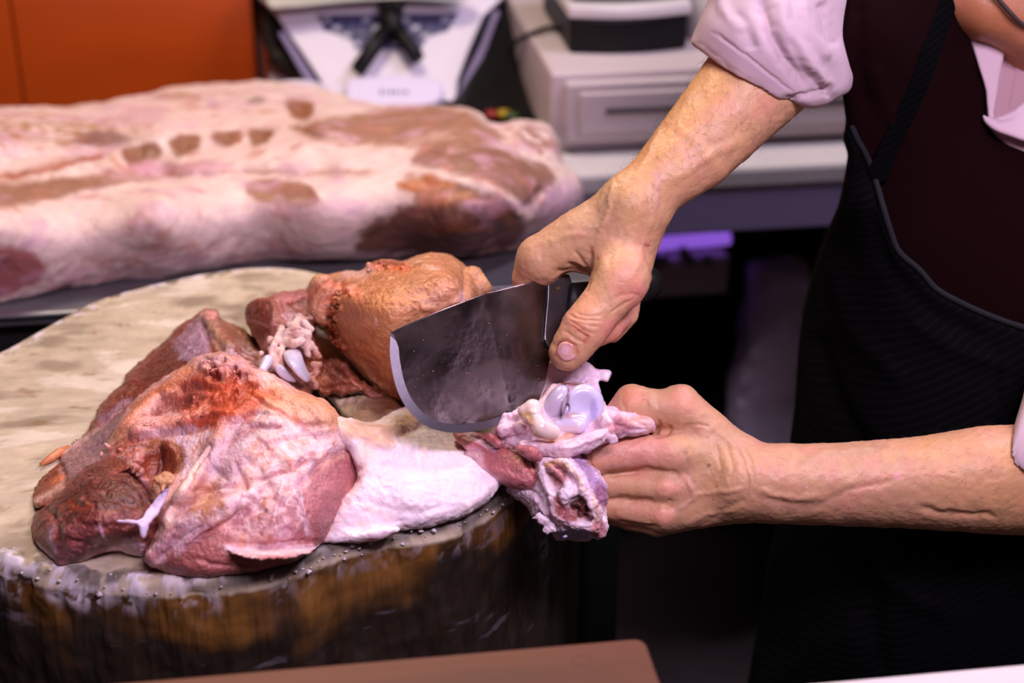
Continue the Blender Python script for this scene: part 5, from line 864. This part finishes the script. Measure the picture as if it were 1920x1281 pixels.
V = np.concatenate(allV); mesh_obj('body', PW(V[:, 0], V[:, 1], V[:, 2]), np.concatenate(allQ), M['skin'], man, np.concatenate(allC))
# thumb nail
nl = [(1044, 664), (1045, 652), (1052, 643), (1064, 641), (1076, 647), (1083, 657), (1080, 668), (1070, 676), (1058, 677), (1049, 672)]
organic('thumb_nail', [('u', Relief(nl, [(1044, 660, -52), (1064, 642, -64), (1064, 660, -64), (1083, 660, -60), (1064, 676, -58), (1078, 648, -66)], edge=4, bulge=3, thick=14, smooth=True))], M['nail'], man, h=1.5, base=(224, 168, 166), mottle=0.03,
        layers=[('e', (1060, 655, 9, 9), (240, 200, 206), 5, .7), ('s', [(1046, 664), (1052, 672), (1064, 677)], (176, 110, 84), 2, .7), ('s', [(1068, 644), (1080, 652)], (200, 110, 100), 3, .6)])
# hair on the forearms
rng = np.random.RandomState(9); HV = []; HF = []; nh = 0
def grow(V, N, cond, count, dirn, length):
    global nh
    idx = np.where(cond & (N[:, 2] < 0.35))[0]; idx = rng.choice(idx, count)
    p = PW(V[idx, 0], V[idx, 1], V[idx, 2]); p2 = PW(V[idx, 0]+N[idx, 0]*6, V[idx, 1]+N[idx, 1]*6, V[idx, 2]+N[idx, 2]*6)
    n = p2-p; n /= np.linalg.norm(n, axis=1)[:, None]
    for i in range(count):
        d = np.array(dirn)+rng.normal(0, 0.45, 3); d = d-n[i]*d.dot(n[i]); d /= np.linalg.norm(d)+1e-9
        L_ = length*rng.uniform(0.5, 1.2); r = 0.00006
        pts = [p[i]-n[i]*0.0002, p[i]+d*L_*0.35+n[i]*L_*0.28, p[i]+d*L_*0.7+n[i]*L_*0.42, p[i]+d*L_+n[i]*L_*0.40]
        s1_ = np.cross(d, n[i])
        for j, q in enumerate(pts):
            rr_ = r*(1-0.25*j); HV.extend([q+s1_*rr_, q-s1_*rr_*0.5+n[i]*rr_*0.8, q-s1_*rr_*0.5-n[i]*rr_*0.8])
        for j in range(3):
            for k in range(3): HF.append([nh+3*j+k, nh+3*j+(k+1) % 3, nh+3*j+3+(k+1) % 3, nh+3*j+3+k])
        nh += 12
V, N = armN[0]; grow(V, N, (V[:, 1] < 400) & (V[:, 1] > 90) & (V[:, 0]*0.62+V[:, 1] < 1130), 620, RIGHT*0.35-UP*0.6-FWD*0.2, 0.011)
grow(V, N, (V[:, 1] < 420) & (V[:, 1] > 90) & (V[:, 0] > 1110), 260, RIGHT*-0.1-UP*0.7, 0.009)
V, N = armN[1]; grow(V, N, (V[:, 0] > 1450), 420, RIGHT*-0.6-UP*0.4, 0.006); grow(V, N, (V[:, 0] < 1215) & (V[:, 1] > 825) & (V[:, 1] < 880) & (V[:, 0] > 1140), 26, RIGHT*-0.2-UP*0.6, 0.006)
o = mesh_obj('arm_hair', HV, HF, mat('hair', (46, 32, 26), rough=0.6), man); tag(o, 'sparse dark hairs on both forearms', kind='stuff')
# hair and spectacles of the head, above the frame
organic('hair', [('u', Ell((2065, -300, 335), (205, 215, 200), (0, 0, -22)), 0), ('s', Ell((1900, -180, 305), (150, 190, 240), (0, 0, -20)), 20), ('s', Ell((2060, -120, 335), (150, 130, 260)), 20)], M['dark_cloth'], man, h=8, base=(60, 52, 48), grain=[(5, 30, 3)])
mesh_obj('spectacle_cord', *tube_vf(smooth_poly([tuple(PW(x, y, w)) for x, y, w in ((1862, -12, 170), (1880, 8, 175), (1898, 28, 180), (1915, 44, 190), (1950, 62, 200), (2000, 90, 210))], 5, False), 0.0018, 8), mat('cord', (60, 44, 46), rough=0.6), man)
# ---- clothes
SHC = (192, 168, 180)
sl_out = [(1420, -260), (1345, -60), (1327, 0), (1316, 26), (1297, 72), (1300, 84), (1324, 101), (1361, 131), (1410, 165), (1455, 193), (1478, 190), (1500, 199), (1522, 203), (1549, 197), (1575, 182), (1592, 172), (1612, 150), (1660, 90), (1800, 0), (1850, -200)]
sl = organic('shirt_sleeve', [('u', Relief(sl_out, [(1300, 78, 62), (1340, 50, 10), (1330, 0, 50), (1380, 130, -12), (1430, 165, -4), (1400, 60, -34), (1480, 120, -26), (1520, 190, 40), (1500, 30, -14), (1545, 100, 20), (1572, 90, 90), (1585, 0, 120), (1450, -60, 20), (1600, 60, 170), (1640, 20, 260), (1800, -60, 330), (1575, 180, 120), (1460, 188, 10)], edge=18, bulge=30, thick=330, rough=0.8, rs=30)),
     ('s', Cap((1425, 145, 104, 100), (1330, 245, 72, 96)), 3)], M['shirt'], man, h=3.2,
     strokes=[([(1330, 92), (1385, 128), (1440, 165), (1478, 182)], 2.2, -1.5) if 0 else ([(1336, 62), (1390, 100), (1450, 146), (1490, 176)], 3, -3), ([(1300, 80), (1361, 126), (1452, 188)], 5, 4), ([(1425, 0), (1440, 50), (1470, 110), (1520, 165)], 12, -16), ([(1460, -10), (1470, 40), (1500, 100), (1560, 170)], 13, 10), ([(1480, 70), (1510, 130), (1560, 180)], 8, -9), ([(1540, 0), (1555, 50), (1565, 90)], 11, -12), ([(1375, 20), (1400, 60), (1412, 95)], 13, -7), ([(1350, -10), (1360, 20), (1400, 60)], 12, 6), ([(1500, 0), (1520, 60), (1560, 110)], 12, 8), ([(1470, 190), (1510, 180), (1560, 170)], 6, -7)],
     base=SHC, mottle=0.012, layers=[('s', [(1332, 68), (1388, 106), (1448, 152), (1486, 180)], (190, 156, 184), 2.5, .5), ('s', [(1300, 72), (1345, 100), (1400, 140)], (226, 196, 196), 12, .4)])
sr = organic('shirt_sleeve', [('u', Relief([(1936, 690), (1918, 745), (1898, 810), (1885, 855), (1888, 872), (1903, 889), (1925, 902), (1980, 985), (2060, 1080), (2300, 1060), (2480, 700), (2480, 200), (2200, 150), (2050, 500)], [(1886, 860, -70), (1920, 760, -40), (1960, 860, -96), (1990, 980, -40), (2100, 800, -90), (2250, 400, 60), (2400, 300, 180), (2250, 1000, 20)], edge=14, bulge=40, thick=420)),
     ('s', Cap((1850, 900, 22, 105), (2000, 897, 40, 109)), 3)], M['shirt'], man, h=4.5, strokes=[([(1908, 880), (1902, 850), (1925, 790)], 3, -2), ([(1960, 760), (1980, 850), (2040, 900)], 12, 8)], base=SHC, mottle=0.012)
sh = organic('shirt', [('u', Relief([(1795, 30), (1830, 110), (1846, 200), (1870, 260), (2000, 330), (2350, 420), (2500, 200), (2300, 0), (2100, -40), (1850, -40)], [(1800, 40, 330), (1850, 210, 300), (1920, 150, 300), (2100, 150, 320), (2350, 200, 260), (1900, 0, 400)], edge=10, bulge=14, thick=260))], M['shirt'], man, h=5, strokes=[([(1905, 90), (1895, 160), (1886, 210)], 4, -4)], base=(176, 140, 150), mottle=0.015)
organic('collar', [('u', Relief([(1810, 46), (1822, 84), (1836, 130), (1848, 170), (1852, 214), (1861, 224), (1868, 190), (1878, 130), (1886, 84), (1890, 50), (1860, 40)], [(1812, 50, 300), (1850, 170, 272), (1860, 222, 268), (1885, 90, 286), (1850, 90, 280)], edge=5, bulge=7, thick=18)),
                   ('u', Relief([(1843, 215), (1846, 230), (1866, 246), (1895, 257), (1930, 268), (2010, 282), (2040, 200), (1990, 130), (1940, 170), (1912, 196), (1884, 215), (1862, 224)], [(1844, 218, 262), (1880, 235, 248), (1930, 230, 236), (2010, 240, 240), (1990, 150, 262)], edge=7, bulge=9, thick=22), 0)], M['shirt'], man, h=2.8,
        strokes=[([(1850, 216), (1880, 222), (1920, 205)], 5, 4)], base=(204, 178, 192), mottle=0.01)
vest = organic('vest', [('u', Relief([(1600, -300), (1588, -60), (1580, 20), (1570, 70), (1572, 130), (1580, 180), (1588, 240), (1600, 330), (1640, 520), (1900, 760), (2300, 760), (2350, 430), (2100, 330), (1950, 285), (1870, 262), (1850, 236), (1848, 180), (1834, 120), (1815, 60), (1806, 30), (1800, -60), (1850, -300)],
     [(1575, 70, 110), (1590, 230, 215), (1660, 60, 125), (1720, 250, 245), (1620, -200, 225), (1800, 100, 250), (1845, 200, 275), (1700, 450, 280), (1900, 500, 245), (2200, 500, 225), (1640, 500, 320), (1900, 300, 255), (1590, -50, 130), (1630, 390, 310)], edge=26, bulge=34, thick=520))], M['dark_cloth'], man, h=5.5,
     strokes=[([(1620, 0), (1610, 100), (1630, 220)], 14, -12), ([(1640, 120), (1660, 200), (1700, 260)], 14, 6), ([(1840, 160), (1835, 200), (1852, 235)], 6, 5)], base=(20, 3, 5), mottle=0.04)
ap_l = [(1583, 204), (1586, 230), (1580, 260), (1590, 290), (1582, 340), (1572, 385), (1548, 440), (1525, 505), (1506, 580), (1497, 650), (1490, 760), (1478, 850), (1462, 950), (1440, 1050), (1425, 1150), (1395, 1320), (1360, 1500)]
pip = [(1597, 235), (1608, 262), (1624, 290), (1642, 340), (1655, 385), (1670, 434), (1686, 472), (1725, 507), (1755, 541), (1800, 567), (1856, 592), (1912, 612), (1990, 634), (2100, 650), (2400, 640)]
apc = [(1585, 210, 215), (1625, 395, 240), (1600, 300, 240), (1640, 330, 255), (1700, 480, 238), (1560, 450, 360), (1510, 600, 440), (1495, 760, 450), (1650, 600, 270), (1800, 575, 222), (1912, 620, 205), (1700, 800, 210), (1600, 800, 280), (1900, 800, 180), (1480, 1000, 450), (1430, 1200, 460), (1600, 1200, 260), (1850, 1200, 190), (2200, 800, 190), (2300, 1400, 240), (2400, 650, 260), (1400, 1450, 470)]
m_apron = mat('striped_apron', (9, 9, 12), rough=0.9, bump=0.2, bscale=700, bdist=0.0004, spec=0.06)
nt = m_apron.node_tree; wv = nt.nodes.new('ShaderNodeTexWave'); wv.bands_direction = 'Z'; wv.inputs['Scale'].default_value = 62; wv.inputs['Distortion'].default_value = 1.2; wv.inputs['Detail'].default_value = 1; wv.inputs['Detail Scale'].default_value = 0.12
mp = [n for n in nt.nodes if n.type == 'MAPPING'][0]; mp.inputs['Rotation'].default_value = (0, math.radians(24), 0); nt.links.new(mp.outputs[0], wv.inputs['Vector'])
mx = nt.nodes.new('ShaderNodeMix'); mx.data_type = 'RGBA'; mx.inputs[6].default_value = (0.0006, 0.0006, 0.0009, 1); mx.inputs[7].default_value = (0.0017, 0.0018, 0.0028, 1)
cr = nt.nodes.new('ShaderNodeMapRange'); cr.inputs[1].default_value = 0.62; cr.inputs[2].default_value = 0.9; nt.links.new(wv.outputs[1], cr.inputs[0]); nt.links.new(cr.outputs[0], mx.inputs[0]); nt.links.new(mx.outputs[2], nt.nodes['Principled BSDF'].inputs['Base Color'])
apr = organic('apron', [('u', Relief(ap_l+[(2400, 1500)]+pip[::-1], apc, edge=14, bulge=60, thick=560, smooth=False))], m_apron, man, h=6,
    strokes=[([(1640, 360), (1650, 470), (1720, 560), (1850, 640)], 16, -9), ([(1560, 480), (1600, 620), (1700, 720)], 20, 10), ([(1530, 620), (1570, 760), (1640, 860)], 20, -12), ([(1600, 1000), (1680, 1100), (1800, 1160)], 24, 12), ([(1560, 900), (1620, 1100), (1650, 1280)], 24, -14), ([(1870, 640), (1868, 760)], 8, -6), ([(1700, 600), (1800, 660), (1900, 690)], 14, 8)], base=(9, 9, 12))
apf = rbf(apc)
pp = smooth_poly(pip, 5, False)
def edge_w(x, y): return float(apf(x, y))
mesh_obj('piping', *tube_vf([PW(x, y, edge_w(x, y)+10) for x, y in pp], 0.0022, 10), mat('piping_cloth', (14, 16, 24), rough=0.9, bump=0.8, bscale=1400, bdist=0.001, var=0.5, vscale=700), apr)
st_c = [(1788, -40), (1775, 10), (1748, 90), (1718, 170), (1690, 230), (1662, 290), (1644, 335)]
vf = vest_f = rbf([(1575, 70, 110), (1590, 230, 215), (1660, 60, 125), (1720, 250, 245), (1620, -200, 225), (1800, 100, 250), (1845, 200, 275), (1700, 450, 280), (1900, 500, 245), (2200, 500, 225), (1640, 500, 320), (1900, 300, 255), (1590, -50, 130)])
stl = [(x-17, y-7) for x, y in st_c]+[(x+17, y+7) for x, y in st_c[::-1]]
organic('apron_strap', [('u', Relief(stl, [(x, y, float(vf(x, y))-7) for x, y in st_c[::2]]+[(x-17, y, float(vf(x-17, y))-7) for x, y in st_c[::2]], edge=4, bulge=3, thick=14))], m_apron, man, h=3, base=(9, 9, 12))
# ================================================================== the cleaver in the right hand
clv = empty('cleaver', tuple(P(930, 670, 1.10)), 'wide dark steel cleaver with a black handle cutting into the knuckle', 'cleaver')
def dB(x, y): return 1.055+(x-735)/295*0.075+(y-620)/190*-0.02
spine = [(735, 622), (765, 607), (800, 593), (835, 578), (870, 565), (910, 551), (950, 540), (990, 530), (1026, 522), (1062, 516)]
heel = [(1066, 560), (1060, 590), (1046, 625), (1034, 660), (1028, 690), (1022, 720), (1012, 748)]
cut = [(1012, 748), (995, 763), (975, 778), (955, 790), (930, 799), (905, 806), (880, 810), (855, 811), (830, 808), (808, 801), (788, 789), (770, 771), (755, 749), (744, 722), (737, 692), (733, 660), (735, 622)]
cut_s = smooth_poly(cut, 4, False); cin = []
ctr = np.array([900, 660.0])
for i, q in enumerate(cut_s):
    a = cut_s[max(i-1, 0)]; b = cut_s[min(i+1, len(cut_s)-1)]; t = (b-a)/np.linalg.norm(b-a); nn_ = np.array([t[1], -t[0]]) if np.dot(np.array([t[1], -t[0]]), ctr-q) > 0 else np.array([-t[1], t[0]])
    wv_ = 15*np.clip(min(i, (len(cut_s)-1-i)*3)/10.0, 0.05, 1); cin.append(q+nn_*wv_)
cin = np.array(cin); TH = 0.0030
NB = np.cross(P(900, 660, dB(900, 660))-P(1000, 660, dB(1000, 660)), P(900, 760, dB(900, 760))-P(900, 660, dB(900, 660))); NB /= np.linalg.norm(NB)
if NB.dot(FWD) > 0: NB = -NB
def bl(q, off): return P(q[0], q[1], dB(q[0], q[1]))+NB*off
body2 = [np.array(q, float) for q in spine+heel[:-1]]+list(cin)
# plate
o = mesh_obj('blade', *prism_vf([bl(q, 0) for q in body2], -NB*TH), M['steel_dark'], clv, smooth=False); bevel(o, 0.0003, 2)
# ground edge: wedge from plate to a keen line
V = []; n = len(cut_s)
for i in range(n): V += [bl(cin[i], 0.00005), bl(cut_s[i], -TH/2), bl(cin[i], -TH-0.00005)]
Fc = []
for i in range(n-1):
    for k in range(3): Fc.append([3*i+k, 3*i+(k+1) % 3, 3*i+3+(k+1) % 3, 3*i+3+k])
Fc += [[0, 1, 2], [3*n-3, 3*n-1, 3*n-2]]
tag(mesh_obj('cutting_edge', np.array(V), Fc, M['steel_edge'], clv, smooth=False), 'bright ground cutting edge')
bo = [(1029, 522), (1064, 516), (1069, 545), (1066, 575), (1058, 600), (1046, 628), (1036, 652), (1028, 655), (1021, 642), (1018, 630), (1024, 560)]
o = mesh_obj('bolster', *prism_vf([bl(q, 0.0022) for q in smooth_poly(bo, 2)], -NB*0.0075), mat('bolster_steel', color=(0.13, 0.11, 0.12), rough=0.3, metal=0.85, var=0.2, vscale=40), clv, smooth=False); bevel(o, 0.0006)
gp = [(1022, 540), (1018, 600), (1015, 640), (1022, 652)]
mesh_obj('bolster_seam', *tube_vf([bl(q, 0.0004) for q in gp], 0.0008, 6), M['black_handle'], clv)
v, f = tube_vf([bl((1044.5, 542), -0.0005), bl((1044.5, 542), 0.0027)], 0.0014, 16); mesh_obj('rivet', v, f, M['brass'], clv, smooth=False)
hn = organic('handle', [('u', Cap((1074, 566, W_(1.144), 36), (1110, 560, W_(1.150), 33), (1160, 548, W_(1.162), 30), (1205, 536, W_(1.172), 30), (1214, 534, W_(1.174), 28), flat=0.62), 0), ('u', Cap((1200, 530, W_(1.17), 34), (1208, 528, W_(1.172), 32), flat=0.7), 12),
                        ('s', Relief([(980, 480), (1066, 480), (1070, 545), (1060, 600), (1040, 660), (980, 660)], [(980, 480, -100), (1060, 660, -100), (1060, 480, -100)], edge=1, bulge=0, thick=600, smooth=False))], M['black_handle'], clv, h=2.2, base=(10, 9, 10))
v, f = tube_vf([PW(1210, 536, W_(1.165)), PW(1210, 536, W_(1.158))], 0.0019, 16); mesh_obj('rivet', v, f, M['brass'], hn, smooth=False)
# specks of meat stuck to the blade
rng = np.random.RandomState(12); parts = []
for i in range(46):
    x = rng.uniform(770, 1015); y = rng.uniform(600, 790)
    if poly_sd(np.array(x), np.array(y), np.array(body2)) > -8: continue
    s_ = rng.uniform(0.0002, 0.0006); parts.append((ico_v*rng.uniform(0.6, 1.4, (12, 3))*s_+bl((x, y), 0.0001), ico_f))
tag(mesh_obj('meat_specks', *join(parts), mat('speck', (150, 90, 80), rough=0.4), clv), 'tiny specks of meat stuck to the steel', kind='stuff')
